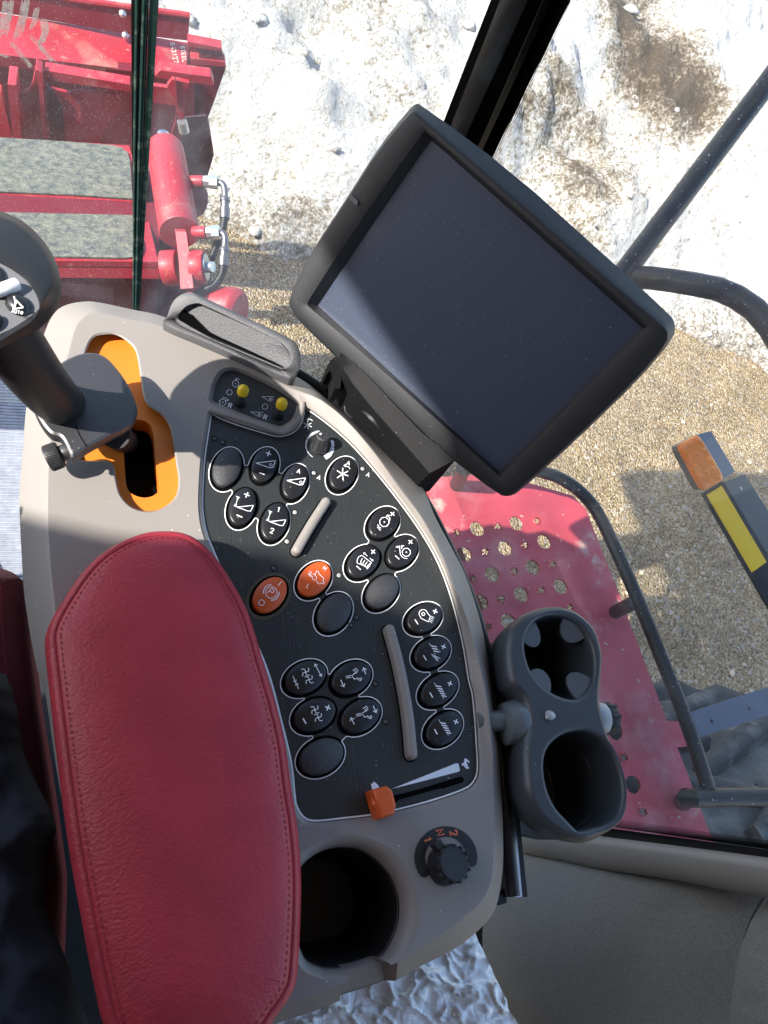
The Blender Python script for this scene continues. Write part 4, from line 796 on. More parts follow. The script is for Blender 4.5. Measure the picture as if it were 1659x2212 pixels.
# jacket skirt that falls over the hip onto the seat
JK = [(-60, 1450), (0, 1454), (16, 1463), (34, 1522), (48, 1606), (60, 1648), (94, 1722), (112, 1755), (120, 1800), (98, 1830), (92, 1900), (96, 1965), (138, 2060), (180, 2180), (200, 2260), (-60, 2300)]
JR = [(p.x, p.y) for p in cr(JK[1:14]+[(215, 2260), (250, 2360)], 6, False)]
b = B(); rows = []
for j, (xr, y) in enumerate(JR):
    row = []; xr += 5*noise.noise(V((0, y*.05, 2)))
    for i in range(31):
        u = i/30; x = -330+(xr+330)*u; e = max(0, (xr-x)); q = V((x*.009, y*.009, 1))
        hh = .535+.055*math.exp(-e/28)+.03*math.exp(-e/9)-.010*noise.noise(q)-.006*noise.noise(q*2.7)-.012*(1-abs(noise.noise(V((x*.006+y*.004, y*.0015, 5)))))**4
        row.append(H(x, y, hh))
    row.append(H(xr-2, y, .66)); rows.append(row)
b.loft(rows, closed=False); b.build('jacket_hem', 'navy', bo, 80)
# ================================================================== CAB
WP0 = EYE+V((.70, -.06, 0)); WN = V((.976, .219, 0)).normalized()
def SW(x, y, off=0): return PL(x, y, WP0, WN)-WN*off
CABX0 = -1.42
def up_to(a, b, z):                  # continue the line a->b to height z
    t = (z-a.z)/(b.z-a.z); return a+(b-a)*t
ra_, rb_ = SW(1250, 1795), SW(1659, 1858)
E = [(H(1060, 0, .41), H(949, 285, .574)), (H(1141, 0, .41), H(1010, 285, .574)), (H(1176, 0, .40), H(1050, 285, .560)), (H(1232, 0, .40), H(1098, 285, .560))]
zt, zb = CZ+.92, CZ-1.18
pil = thing('cab_pillar', up_to(*E[1], zb), 'glossy black cab corner post behind the display', 'pillar')
lo_, hi_ = [up_to(*e, zb) for e in E], [up_to(*e, zt) for e in E]
rad_ = V((E[1][0].x, E[1][0].y, 0)).normalized()
b = B(); b.loft([[lo_[0], lo_[1], lo_[1]+rad_*.06, lo_[0]+rad_*.06], [hi_[0], hi_[1], hi_[1]+rad_*.06, hi_[0]+rad_*.06]], True, True, True)
b.build('outer_face', 'pillar', pil, bevel=.002)
b = B(); d = rad_*.012; b.loft([[lo_[1]+d, lo_[2]+d, lo_[2]+rad_*.07, lo_[1]+rad_*.07], [hi_[1]+d, hi_[2]+d, hi_[2]+rad_*.07, hi_[1]+rad_*.07]], True, True, True)
b.build('inner_face', 'frit', pil, bevel=.003)
sea = thing('window_seal', YP(295, 660, .75), 'dark rubber seal strip with green glass edges beside the joystick head', 'seal')
def strip(xa, xb, xc, xd, y0, y1, Y, th, name, m_):
    p = [YP(xa, y0, Y), YP(xb, y0, Y), YP(xd, y1, Y), YP(xc, y1, Y)]
    tl, trr = p[0]+(p[0]-p[3])*.9, p[1]+(p[1]-p[2])*.9; bl, br = p[3]+(p[3]-p[0])*.10, p[2]+(p[2]-p[1])*.10
    return B().prism([tl, trr, br, bl], (0, th, 0)).build(name, m_, sea, bevel=.0012)
strip(283, 322, 288, 297, 0, 667, .750, .012, 'rubber_strip', 'rubber'); strip(323, 343, 297, 302, 0, 667, .748, .014, 'glass_edge', 'glassedge')
for xs, r in (((296, 290, 288), .0014), ((312, 300, 293), .0018), ((318, 306, 294), .0012)):
    B().tube([YP(x, y, .7485) for x, y in zip(xs, (-60, 330, 667))], r, 6).build('bead', 'glassedge', sea)
gA = glass('windscreen_glass', .15, (.93, .96, .95), .3); gB = glass('corner_glass', .34, (.92, .95, .94), .14); gC = glass('door_glass', .11, (.94, .96, .96), .14)
xs0 = YP(300, 300, .75).x
def pane(name, pts, m_, lab, n):
    o = B().poly(pts).build(name, m_); tag(o, lab, 'window'); return o
ws = pane('windscreen', [V((-1.4, .752, zb)), V((xs0, .752, zb)), V((xs0+.004, .752, zt)), V((-1.4, .752, zt))], gA, 'large clear windscreen with a white smear, left of the rubber seal', 0)
c0_, c1_ = lo_[0]+V((-.004, .03, 0)), hi_[0]+V((-.004, .03, 0))
pane('corner_window', [V((xs0+.006, .752, zb)), c0_, c1_, V((xs0+.010, .752, zt))], gB, 'dusty corner window between rubber seal and black post', 0)
fb, ft = lo_[3]+V((.0, .02, 0)), hi_[3]+V((0, .02, 0))
sp = lambda p: p-WN*((p-WP0).dot(WN))
ra2, rb2 = up_to(ra_, rb_, CZ-1.13), up_to(ra_, rb_, zt)
dw = pane('door_window', [sp(up_to(*E[2], CZ-1.13)), ra2, rb2, sp(up_to(*E[2], zt))], gC, 'wide door window between black post and beige trim', 0)
# printed black border and dots of the door window
fr_ = B()
r_in = [SW(1238, 1740, .003), SW(1243, 1764, .003), SW(1256, 1776, .003), SW(1280, 1782, .003), SW(1460, 1806, .003), SW(1659, 1833, .003), SW(2000, 1885, .003)]
r_out = [SW(1190, 1790, .003), SW(1200, 1800, .003), SW(1230, 1808, .003), SW(1290, 1815, .003), SW(1460, 1838, .003), SW(1659, 1868, .003), SW(2000, 1925, .003)]
for k in range(len(r_in)-1): fr_.poly([r_in[k], r_in[k+1], r_out[k+1], r_out[k]])
bl_ = [(1238, 1740), (1180, 1640), (1110, 1510), (1066, 1440), (1040, 1362), (1005, 1262), (950, 1140)]
for k in range(len(bl_)-1):
    (a, b_), (c, d_) = bl_[k], bl_[k+1]; fr_.poly([SW(a, b_, .003), SW(c, d_, .003), SW(c-60, d_+20, .003), SW(a-60, b_+20, .003)])
fr_.poly([SW(x, y, .0035) for x, y in ((1238, 1742), (1180, 1640), (1110, 1510), (1066, 1440), (1040, 1362), (1000, 1250), (950, 1140), (760, 1140), (760, 2300), (1300, 2300), (1250, 1800))])
fp0, fp1 = SW(1216, 0, .003), SW(1055, 345, .003); fo0, fo1 = SW(1170, 0, .003), SW(1000, 345, .003)
fr_.poly([up_to(fp0, fp1, zt), fp0+(fp1-fp0)*2.2, fo0+(fo1-fo0)*2.2, up_to(fo0, fo1, zt)])
fr_.build('black_border', 'frit', dw)
db = B()
def dot(p, r): 
    t = V((-WN.y, WN.x, 0)); db.add([p+t*r*math.cos(q)+ZUP*r*math.sin(q) for q in [k*math.pi/3 for k in range(6)]], [tuple(range(6))])
for k in range(110):
    for j in range(5):
        x = 1262+k*4.0+(j % 2)*2.0; y = 1776+(x-1262)*.141-2.2-j*3.8; dot(SW(x, y, .003), (.0020-.00026*j))
for k in range(100):
    for j in range(6):
        t = k/99+(j % 2)*.005; x = 1216+(1055-1216)*t+2.6+j*3.6; y = 345*t+1.5+j*1.2; dot(SW(x, y-4, .003), .0021-.00025*j)
o = db.build('dot_band', 'frit', dw, smooth=False); o['kind'] = 'stuff'
# smear wiped on the windscreen
sm = bpy.data.materials.new('wiped_dirt'); sm.use_nodes = True; nt = sm.node_tree; nd = nt.nodes; bs_ = nd['Principled BSDF']; bs_.inputs['Base Color'].default_value = (.75, .72, .66, 1); bs_.inputs['Roughness'].default_value = .9
tx_ = nd.new('ShaderNodeTexNoise'); tx_.inputs['Scale'].default_value = 160; g_ = nd.new('ShaderNodeNewGeometry'); nt.links.new(g_.outputs['Position'], tx_.inputs['Vector'])
mr_ = nd.new('ShaderNodeMapRange'); mr_.inputs['From Min'].default_value = .35; mr_.inputs['From Max'].default_value = .65; mr_.inputs['To Min'].default_value = .25; mr_.inputs['To Max'].default_value = .9; nt.links.new(tx_.outputs['Fac'], mr_.inputs['Value']); nt.links.new(mr_.outputs[0], bs_.inputs['Alpha'])
M['smear'] = sm
sb = B()
for path, wd, n in (([(110, 0), (80, 200), (25, 480)], 150, 13), ([(340, 0), (300, 230), (225, 500)], 120, 13), ([(480, 100), (450, 250), (400, 390)], 70, 8), ([(560, 250), (585, 400), (535, 560)], 90, 9), ([(370, 430), (500, 580), (620, 720), (720, 830)], 62, 9), ([(150, 540), (250, 680), (330, 780), (405, 870)], 60, 8), ([(10, 700), (60, 725), (120, 745)], 40, 4)):
    for k in range(n):
        o_ = (k/(n-1)-.5)*wd; cut = random.uniform(0, .2); pts = cr([(x+o_*.9+random.uniform(-4, 4), y+o_*-.25) for x, y in path], 5, False); a = int(len(pts)*cut); e = len(pts)-int(len(pts)*random.uniform(0, .25))
        if e-a > 2: sb.ribbon([YP(p.x*.1668, p.y*.1668, .7505) for p in pts[a:e]], wd/n*random.uniform(.3, 1.15)*.1668*.0007, V((0, -1, 0)))
sb.build('smear', 'smear', ws, smooth=False)
# roof, floor, shell
rf = B(); roofl = [V((x, y, CZ+.92)) for x, y in ((-1.40, -1.0), (-1.38, -.3), (-1.33, -.12), (-1.267, -.088), (-1.225, -.02), (-1.215, .07), (-1.27, .219), (-1.42, .6), (-1.50, 1.15))]  # unseen roof; left edge shaped so its shadow crosses the display
ROOFLOOP = [V((.85, 1.15, CZ+.92)), V((.85, -1.0, CZ+.92))]+roofl
rf.prism(ROOFLOOP, (0, 0, .22)); ro = rf.build('cab_roof', 'lining', bevel=.02); tag(ro, 'pale lined cab roof slab above the seat and console', 'roof')
qp = [V((-1.30, y, CZ+z)) for y, z in ((-1.0, -1.25), (.09, -1.25), (.085, .2), (.075, .5), (.05, .648), (.017, .72), (-.014, .827), (-.085, .93), (-1.0, .93))]  # unseen side panel, added and outlined to shade the rear of the console
o = B().prism(qp, (-.06, 0, 0)).build('quarter_panel', 'wallgrey'); o['kind'] = 'structure'; o.name = 'wall_left'
fl = B().box((-.4, -.025, CZ-1.34), 2.1, 1.87, .04).build('floor', 'black'); struct(fl)
fm = B().prism([V((-1.2, .36, CZ-1.319)), V((-.02, .36, CZ-1.319)), V((-.02, .885, CZ-1.319)), V((-1.2, .885, CZ-1.319))], (0, 0, .012)).build('floor_mat', 'floor'); tag(fm, 'pale ribbed floor mat dusted with dirt, left of the console', 'mat')
bw = B().box((-.35, -.97, CZ-.2), 2.2, .05, 2.1).build('rear_wall', 'wallgrey'); struct(bw)
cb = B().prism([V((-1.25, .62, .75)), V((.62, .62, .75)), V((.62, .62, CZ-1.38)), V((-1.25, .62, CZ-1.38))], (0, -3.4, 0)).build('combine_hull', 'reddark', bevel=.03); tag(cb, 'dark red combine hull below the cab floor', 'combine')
# side upholstery
tr1 = [(1040, 1778), (1106, 1784), (1240, 1797), (1316, 1806), (1480, 1826), (1659, 1849), (1800, 1870)]; tr2 = [(1040, 1822), (1119, 1837), (1230, 1855), (1306, 1871), (1473, 1894), (1659, 1929), (1800, 1962)]
q1, q2 = cr(tr1, 5, False), cr(tr2, 5, False); b = B()
b.loft([[SW(p.x, p.y, .004) for p in q1], [SW(p.x, p.y, .016) for p in q1], [SW(p.x*.88+r.x*.12, p.y*.88+r.y*.12, .022) for p, r in zip(q1, q2)], [SW(p.x*.28+r.x*.72, p.y*.28+r.y*.72, .024) for p, r in zip(q1, q2)], [SW(p.x*.08+r.x*.92, p.y*.08+r.y*.92, .018) for p, r in zip(q1, q2)], [SW(r.x, r.y, .004) for r in q2], [SW(r.x, r.y, -.01) for r in q2]], closed=False)
o = b.build('window_post_trim', 'beige2', sharp=50); tag(o, 'smooth beige trim strip between door window and grey fabric panel', 'trim')
def quilt(name, left, right, m_, lab, ky):
    b = B(); nu, nv = 40, 40; rows = []
    for j in range(nv+1):
        v = j/nv; row = []
        for i in range(nu+1):
            u = i/nu; l_, r_ = left(v), right(v); x, y = l_[0]+(r_[0]-l_[0])*u, l_[1]+(r_[1]-l_[1])*u
            off = .010-.048*math.exp(-(u if ky < 0 else 1-u)*9)*1-.012*math.exp(-v*22)+.004*math.sin(u*3+v*2.2)
            row.append(SW(x, y, off+.13*v**1.3+.30*max(0, 1-u*1.3)**1.3*min(1, v*1.6)*(ky > 0)))
        rows.append(row)
    b.loft(rows, closed=False); o = b.build(name, m_, sharp=80); tag(o, lab, 'upholstery'); return o
LP = cr([(1040, 1808), (960, 1880), (840, 1990), (700, 2180), (640, 2330)], 10, False); SP_ = cr([(1659, 1926), (1639, 1934), (1627, 1960), (1624, 1990), (1627, 2045), (1639, 2141), (1655, 2212), (1690, 2330)], 10, False); RP = cr([(1830, 1955), (1850, 2100), (1900, 2330)], 10, False)
ev = lambda L, v: tuple(L[min(len(L)-1, int(round(v*(len(L)-1))))])
quilt('side_upholstery', lambda v: ev(LP, v), lambda v: (1639, 1926) if v == 0 else ev(SP_[8:], v), 'fabric', 'grey woven upholstered side panel below the beige trim', 1)
quilt('upholstery_bolster', lambda v: ev(SP_[8:], v), lambda v: ev(RP, v), 'fabric', 'narrow grey fabric bolster right of the seam at the edge', -1)
sv_ = SP_[8:]; smb = B(); smb.tube([SW(p.x, p.y, -.034+.13*(k/(len(sv_)-1))**1.3) for k, p in enumerate(sv_)], .0026, 8); so_ = smb.build('seam', 'seam', bpy.data.objects['side_upholstery'])
# crumpled plastic bag
bg = bpy.data.materials.new('clear_plastic'); bg.use_nodes = True; p_ = bg.node_tree.nodes['Principled BSDF']
for k_2, v_ in (('Base Color', (.88, .88, .88, 1)), ('Roughness', .24), ('Alpha', .90), ('Specular IOR Level', 1.), ('Coat Weight', 1.)): p_.inputs[k_2].default_value = v_
nt = bg.node_tree; gq = nt.nodes.new('ShaderNodeNewGeometry'); dn = nt.nodes.new('ShaderNodeTexNoise'); dn.inputs['Scale'].default_value = 9; dn.inputs['Detail'].default_value = 4; nt.links.new(gq.outputs['Position'], dn.inputs['Vector'])
dm = nt.nodes.new('ShaderNodeVectorMath'); dm.operation = 'MULTIPLY_ADD'; dm.inputs[1].default_value = (.22, .22, .22); nt.links.new(dn.outputs['Color'], dm.inputs[0]); nt.links.new(gq.outputs['Position'], dm.inputs[2]); prev = None
for sc_3, st_3, di_3 in ((12, .20, .007), (34, .22, .003), (90, .15, .001)):
    v3 = nt.nodes.new('ShaderNodeTexVoronoi'); v3.feature = 'DISTANCE_TO_EDGE'; v3.inputs['Scale'].default_value = sc_3; mp3 = nt.nodes.new('ShaderNodeMapping'); mp3.inputs['Rotation'].default_value = (0, 0, .6+sc_3*.02); mp3.inputs['Scale'].default_value = (1, .4, 1); nt.links.new(dm.outputs[0], mp3.inputs['Vector']); nt.links.new(mp3.outputs[0], v3.inputs['Vector']); b3_ = nt.nodes.new('ShaderNodeBump'); b3_.inputs['Strength'].default_value = st_3; b3_.inputs['Distance'].default_value = di_3; m3 = nt.nodes.new('ShaderNodeMapRange'); m3.inputs['From Max'].default_value = .10; nt.links.new(v3.outputs['Distance'], m3.inputs['Value']); nt.links.new(m3.outputs[0], b3_.inputs['Height'])
    if prev: nt.links.new(prev.outputs[0], b3_.inputs['Normal'])
    prev = b3_
nt.links.new(prev.outputs[0], p_.inputs['Normal'])
M['bag'] = bg
b = B(); rows = []; nv, nu = 90, 120
for j in range(nv+1):
    v = j/nv; y = 1900+v*480; row = []
    xr = 1018+(max(0, y-2000))*.47+10*noise.noise(V((y*.03, 1, 0)))
    for i in range(nu+1):
        u = i/nu; x = 520+(xr-520)*u; q = V((x*.012, y*.012, 0)); w_ = V((noise.noise(q*1.3+V((5, 0, 0))), noise.noise(q*1.3+V((0, 7, 0))), 0))
        rg1 = 1-abs(noise.noise(q*1.1+w_*1.4)); rg2 = 1-abs(noise.noise(q*2.7+w_*1.8+V((3, 1, 0)))); rg3 = 1-abs(noise.noise(q*6+w_*3))
        hh = .70-.008*noise.noise(q*.8+w_*.5)-.006*rg1**6-.0022*rg2**6+.05*max(0, u-.9)
        row.append(H(x, y, hh))
    rows.append(row)
b.loft(rows, closed=False); o = b.build('plastic_bag', 'bag', sharp=120); tag(o, 'crumpled clear plastic bag under the rear end of the console', 'bag')

# ================================================================== OUTSIDE: DECK AND RAILS
DH = 1.25
dk = thing('service_deck', H(1150, 1350, DH), 'red perforated metal deck outside the door window', 'platform')
def HD(l, h=DH): return [H(x, y, h) for x, y in l]
fl0 = H(915, 1036, DH); lx = fl0.x
D_ = [(915, 1037), (990, 1026), (1070, 1028), (1139, 1042), (1236, 1070), (1266, 1100), (1293, 1170), (1339, 1287), (1409, 1474), (1441, 1557), (1473, 1558), (1485, 1612), (1463, 1614), (1530, 1790), (1556, 1850)]
dl = HD(D_); dl.append(V((.735, dl[-1].y-.04, dl[-1].z))); dl.append(V((.70, .10, dl[-1].z)))
holes = []
for x, y in ((1116, 1130), (1176, 1170), (1151, 1225), (1211, 1267), (1126, 1284), (1031, 1142), (1091, 1184), (1003, 1197), (1063, 1240), (1038, 1301), (1098, 1343), (1063, 1407), (1330, 1580), (1368, 1695), (1180, 1385)):
    c = H(x, y, DH); holes.append([c+V((math.cos(q), math.sin(q), 0))*.0172 for q in [k*2*math.pi/22 for k in range(22)]])
stars = ((986, 1150), (1075, 1137), (1048, 1192), (1020, 1250), (1083, 1294), (1053, 1355), (1159, 1125), (1134, 1177), (1111, 1234), (1194, 1219), (1169, 1275), (1230, 1312), (1347, 1637), (1388, 1754))
teeth = B()
for n_, (x, y) in enumerate(stars):
    c = H(x, y, DH); lp = []
    for k in range(14):
        q = k*math.pi/7+n_; lp.append(c+V((math.cos(q), math.sin(q), 0))*(.0125 if k % 2 == 0 else .0062))
    holes.append(lp)
    for k in range(7):
        a, m_, e = lp[(2*k) % 14], lp[2*k+1], lp[(2*k+2) % 14]; teeth.add([a.lerp(m_, .1), m_+(c-m_)*.1+ZUP*.006, e.lerp(m_, .1)], [(0, 1, 2)])
b = B(); b.prism(dl, (0, 0, -.005), holes); pl = b.build('deck_plate', 'reddeck', dk)
teeth.build('grip_teeth', 'reddeck', pl, smooth=False)
b = B(); bx_ = [dl[0], dl[-1], dl[-2]]
b.tube([p-ZUP*.03+V((.03, 0, 0)) for p in bx_], .02, 8); b.build('deck_frame', 'reddark', dk)
ch = B(); random.seed(3)
for k in range(120):
    x, y = random.choice([(random.uniform(1240, 1500), random.uniform(1200, 1780)), (random.uniform(1000, 1300), random.uniform(1060, 1330))])
    c = H(x, y, DH-.004); q = random.uniform(0, 6.3)
    if (k % 3 == 0): ch.tube([c, c+V((math.cos(q), math.sin(q), .1))*random.uniform(.003, .008)], random.uniform(.0005, .0012), 5)
o = ch.build('chaff', 'chaff'); tag(o, 'pale bits of chaff scattered on the red deck', 'chaff'); o['kind'] = 'stuff'
RH = 1.13
prl = thing('deck_railing', H(1390, 1330, RH), 'bent black tube railing along the edge of the red deck', 'railing')
pth = [(1002, 1012), (1060, 1002), (1120, 1006), (1173, 1020), (1206, 1031), (1246, 1056), (1279, 1090), (1303, 1130), (1339, 1206), (1389, 1322), (1439, 1447), (1467, 1518), (1503, 1618), (1530, 1706)]
B().tube(HL([(x, y) for x, y in pth], RH/K, 5, False), .0135, 16).build('top_rail', 'tube', prl)
B().tube([H(1476, 1724, RH+.02), H(1500, 1724, RH), H(1560, 1722, RH), H(1720, 1722, RH-.02)], .0165, 16).build('cross_rail', 'tube', prl)
B().cyl(H(1372, 1300, RH), H(1330, 1322, DH-.006), .0145, n=18).build('stub', 'tube', prl); B().cyl(H(1002, 1012, RH), H(986, 1047, DH-.006), .0150, n=18).build('stub', 'tube', prl); B().cyl(H(1484, 1723, RH+.01), H(1476, 1733, DH-.006), .0165, n=18).build('stub', 'tube', prl)
bp_ = [H(1483, 1541, RH), H(1659, 1484, RH), H(1780, 1445, RH), H(1790, 1497, RH), H(1659, 1545, RH), H(1507, 1594, RH)]
hs_ = []
for x, y in ((1537, 1558), (1618, 1531)):
    c = H(x, y, RH); hs_.append([c+V((math.cos(q), math.sin(q), 0))*.0038 for q in [k*math.pi/6 for k in range(12)]])
B().prism(bp_, (0, 0, -.006), hs_).build('drilled_link', 'bar', prl)
hr = thing('ladder_handrail', DP(1500, 390, 1.35), 'straight dusty black handrail with a bent branch against the snow', 'handrail')
B().tube([DP(1760, 38, 1.40), DP(1659, 178, 1.37), DP(1500, 388, 1.35), DP(1335, 606, 1.33), DP(1290, 665, 1.325), H(1150, 960, RH+.02), H(1120, 1006, RH)], .0208, 20).build('straight_tube', 'tube', hr)
B().tube([DP(*p) for p in [(1352, 600, 1.34), (1400, 600, 1.32), (1450, 606, 1.30), (1500, 614, 1.28), (1550, 624, 1.27), (1590, 641, 1.26), (1630, 668, 1.25), (1665, 708, 1.24), (1720, 800, 1.23), (1790, 1000, 1.24), (1820, 1250, 1.26), (1810, 1470, 1.28)]], .0208, 20).build('bent_tube', 'tube', hr)
# marker lamp on its arm
ml = thing('marker_lamp', DP(1560, 1040, 1.5), 'amber marker lamp with yellow reflective strip on a black arm', 'lamp')
lc = [(1463, 964), (1506, 940), (1561, 1034), (1514, 1060)]; t0, t1 = 1.50, 1.53
def quad(pts, t, k=0): return [DP(x, y, t) for x, y in pts]
L0 = quad(lc, 1.50); ctrl = sum(L0, V())/4; n_ = (L0[1]-L0[0]).cross(L0[3]-L0[0]).normalized()
if n_.dot(EYE-ctrl) < 0: n_ = -n_
Q = [L0[0], L0[1], L0[2], L0[3]]
def rr_(q, f_, off):                 # rounded outline of the lens
    out = []
    for i in range(4):
        p, a, c = q[i], q[i-1], q[(i+1) % 4]; pa, pc = p.lerp(a, .16), p.lerp(c, .16)
        for t in (0, .25, .5, .75, 1): out.append(((pa*(1-t)**2+p*2*t*(1-t)+pc*t*t)-ctrl)*f_+ctrl+n_*off)
    return out
b = B(); r_ = [rr_(Q, 1.04, -.004), rr_(Q, 1.04, .006), rr_(Q, .97, .011), rr_(Q, .88, .013)]; b.loft(r_); b.poly(r_[-1]); lens = b.build('lens', 'amber', ml, 50)
lb = B()
for i in range(3):
    for j in range(5): p = (Q[0].lerp(Q[3], .08+.84*j/4)).lerp(Q[1].lerp(Q[2], .08+.84*j/4), .2+.3*i); lb.tube([p+n_*.0125, p+n_*.0155, p+n_*.017], [.006, .004, .001], 8)
lb.build('facet', 'amber', lens)
hb = [DP(1506, 939, 1.505), DP(1536, 931, 1.53), DP(1588, 1018, 1.53), DP(1563, 1035, 1.505)]; B().prism(rr_(Q, 1.02, -.005), -n_*.03).build('housing', 'greyplastic', ml, bevel=.002); B().prism(hb, -n_*.03).build('side_cover', 'greyplastic', ml, bevel=.002)
ar = [DP(1519, 1066, 1.5), DP(1562, 1040, 1.5), DP(1860, 1526, 1.43), DP(1808, 1566, 1.43)]; B().prism(ar, -n_*.012).build('arm', 'rail', ml, bevel=.001)
a2 = [DP(1564, 1042, 1.502), DP(1609, 1024, 1.55), DP(1925, 1526, 1.47), DP(1860, 1528, 1.432)]; B().prism(a2, -n_*.004).build('arm_flange', 'rail', ml)
tp2 = [DP(1527, 1069, 1.496), DP(1559, 1049, 1.496), DP(1656, 1214, 1.474), DP(1624, 1237, 1.474)]
B().prism(tp2, -n_*.003).build('reflective_strip', 'tape', ml)
B().cyl(DP(1594, 1058, 1.53)+n_*.002, DP(1594, 1058, 1.53)+n_*.008, .006, n=12).build('bolt', 'zinc', ml)
# tyre under the deck
ty = thing('tractor_tyre', (1.6, -.57, 0), 'big dusty black tyre with chunky lugs below the railing', 'tyre')
AX, TR_, TX0, TX1 = V((0, -.57, CZ-2.40)), .90, 1.04, 2.15
b = B(); rings = []
for x, r in ((TX0, .46), (TX0-.02, .60), (TX0+.02, .76), (TX0+.10, .845), (TX0+.35, .865), (TX1-.35, .865), (TX1-.10, .845), (TX1-.02, .76), (TX1+.02, .60), (TX1, .46)):
    rings.append([V((x, AX.y+r*math.cos(q), AX.z+r*math.sin(q))) for q in [k*2*math.pi/96 for k in range(96)]])
b.loft(rings); b.build('carcass', 'tyre', ty, 40)
lug = B()
for k in range(26):
    for side in (0, 1):
        q0 = (k+.5*side)*2*math.pi/26; lp = []
        for s, wd in ((0, .055), (.25, .06), (.5, .062), (.75, .06), (1, .045)):
            x = (TX0+.01+s*.60) if side == 0 else (TX1-.01-s*.60); q = q0+s*.26; lp.append((x, q, wd, .93-.055*max(0, .18-s)/.18-.02*s))
        rings = []
        for x, q, wd, r in lp:
            t = V((0, -math.sin(q), math.cos(q))); nr = V((0, math.cos(q), math.sin(q))); c = V((x, AX.y, AX.z))
            rings.append([c+nr*(r-.09)-t*wd*.7, c+nr*(r-.09)+t*wd*.7, c+nr*r+t*wd*.5, c+nr*r-t*wd*.5])
        lug.loft(rings, True, True, True)
lug.build('tread_lugs', 'tyredust', ty, 30, bevel=.018)
B().tube([V((TX0+.1, AX.y, AX.z)), V((TX1-.1, AX.y, AX.z))], .47, 40).build('rim', 'red', ty)

# ================================================================== FEEDER HOUSE
fh = thing('feeder_house', H(150, 430, 1.9), 'red feeder house with two speckled grip mats ahead of the windscreen', 'feeder')
f0, f1, f2 = H(0, 297, 1.97), H(280, 315, 1.97), H(0, 564, 1.80); FN = (f1-f0).cross(f2-f0).normalized(); FN = FN if FN.z > 0 else -FN
def FD(x, y, off=0): return PL(x, y, f0, FN)+FN*off
b = B(); top = [FD(-520, 285), FD(0, 297), FD(279, 314), FD(310, 430), FD(342, 566), FD(120, 563), FD(-520, 556)]
b.prism(top, -FN*.02); b.build('deck', 'red', fh, bevel=.004)
rw = [FD(-520, 557, -.021), FD(342, 567, -.021)]; r2 = [YP(-540, 592, rw[0].y-.012), YP(345, 602, rw[1].y-.012)]
b = B(); b.poly([rw[0], rw[1], r2[1], r2[0]]); b.build('rear_flange', 'red', fh)
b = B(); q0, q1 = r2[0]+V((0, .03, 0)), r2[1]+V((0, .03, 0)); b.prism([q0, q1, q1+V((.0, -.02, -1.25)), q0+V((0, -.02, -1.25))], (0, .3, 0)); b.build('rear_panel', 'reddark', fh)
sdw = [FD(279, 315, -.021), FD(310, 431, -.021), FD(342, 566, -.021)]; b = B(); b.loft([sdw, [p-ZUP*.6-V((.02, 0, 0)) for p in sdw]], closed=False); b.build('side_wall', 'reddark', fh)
for l in ([(-500, 285), (0, 301), (120, 308), (240, 317), (262, 322), (275, 333), (281, 352), (284, 400), (287, 433), (150, 424), (0, 418), (-500, 395)], [(-500, 408), (0, 430), (150, 438), (288, 446), (292, 470), (299, 500), (309, 525), (311, 540), (305, 556), (270, 561), (120, 558), (-500, 548)]):
    B().prism([FD(x, y, .001) for x, y in l], FN*.006).build('grip_mat', 'mat', fh)
B().prism([DP(x, y, 2.66) for x, y in ((300, 318), (350, 318), (360, 520), (378, 545), (425, 600), (430, 700), (330, 720))], (0, .03, 0)).build('side_frame', 'reddark', fh)
B().prism([DP(x, y, 2.46) for x, y in ((405, 405), (440, 400), (449, 420), (449, 440), (440, 462), (425, 470), (408, 460))], (0, .03, -.01)).build('lug_plate', 'reddark', fh, bevel=.004)
# tilt cylinder
lc_ = thing('lift_cylinder', DP(388, 500, 2.2), 'fat red hydraulic cylinder beside the feeder house', 'cylinder')
ca, cb_ = DP(357, 322, 2.42), DP(388, 503, 2.24); t = (cb_-ca).normalized(); r_ = .062
s1 = t.orthogonal().normalized(); s2 = t.cross(s1)
B().tube([ca-t*.003, ca, ca+t*.006, ca+t*.022, ca+t*.024, cb_-t*.004, cb_], [r_*.85, r_*.96, r_, r_, r_*1.0, r_*1.02, r_*.98], 40).build('barrel', 'red', lc_, 40)
B().cyl(ca-t*.07, ca, .024, n=24).build('rod', 'chrome', lc_)
for a, c in (((400, 392), (441, 392)), ((418, 502), (447, 502))):
    z_ = 2.36 if a[1] < 450 else 2.23; p, q = DP(*a, z_), DP(*c, z_-.01); B().cyl(p, q, .019, n=20, bev=.002).build('port', 'red', lc_)
yk = [(379, 500), (402, 500), (410, 560), (418, 622), (390, 624), (386, 560)]; B().prism([DP(x, y, 2.16) for x, y in yk], V((0, .03, -.02))).build('yoke', 'red', lc_, bevel=.004)
for c, rx in ((((352, 580), (386, 578)), .053), (((414, 578), (444, 578)), .052)):
    p, q = DP(*c[0], 2.20), DP(*c[1], 2.20); B().cyl(p, q, rx, n=36, bev=.004).build('clevis', 'red', lc_, 40)
B().cyl(DP(443, 577, 2.2), DP(447, 577, 2.2), .040, n=30).build('pin_washer', 'zinc', lc_); B().cyl(DP(447, 577, 2.2), DP(461, 577, 2.19), .017, n=18, bev=.002).build('pin', 'zinc', lc_)
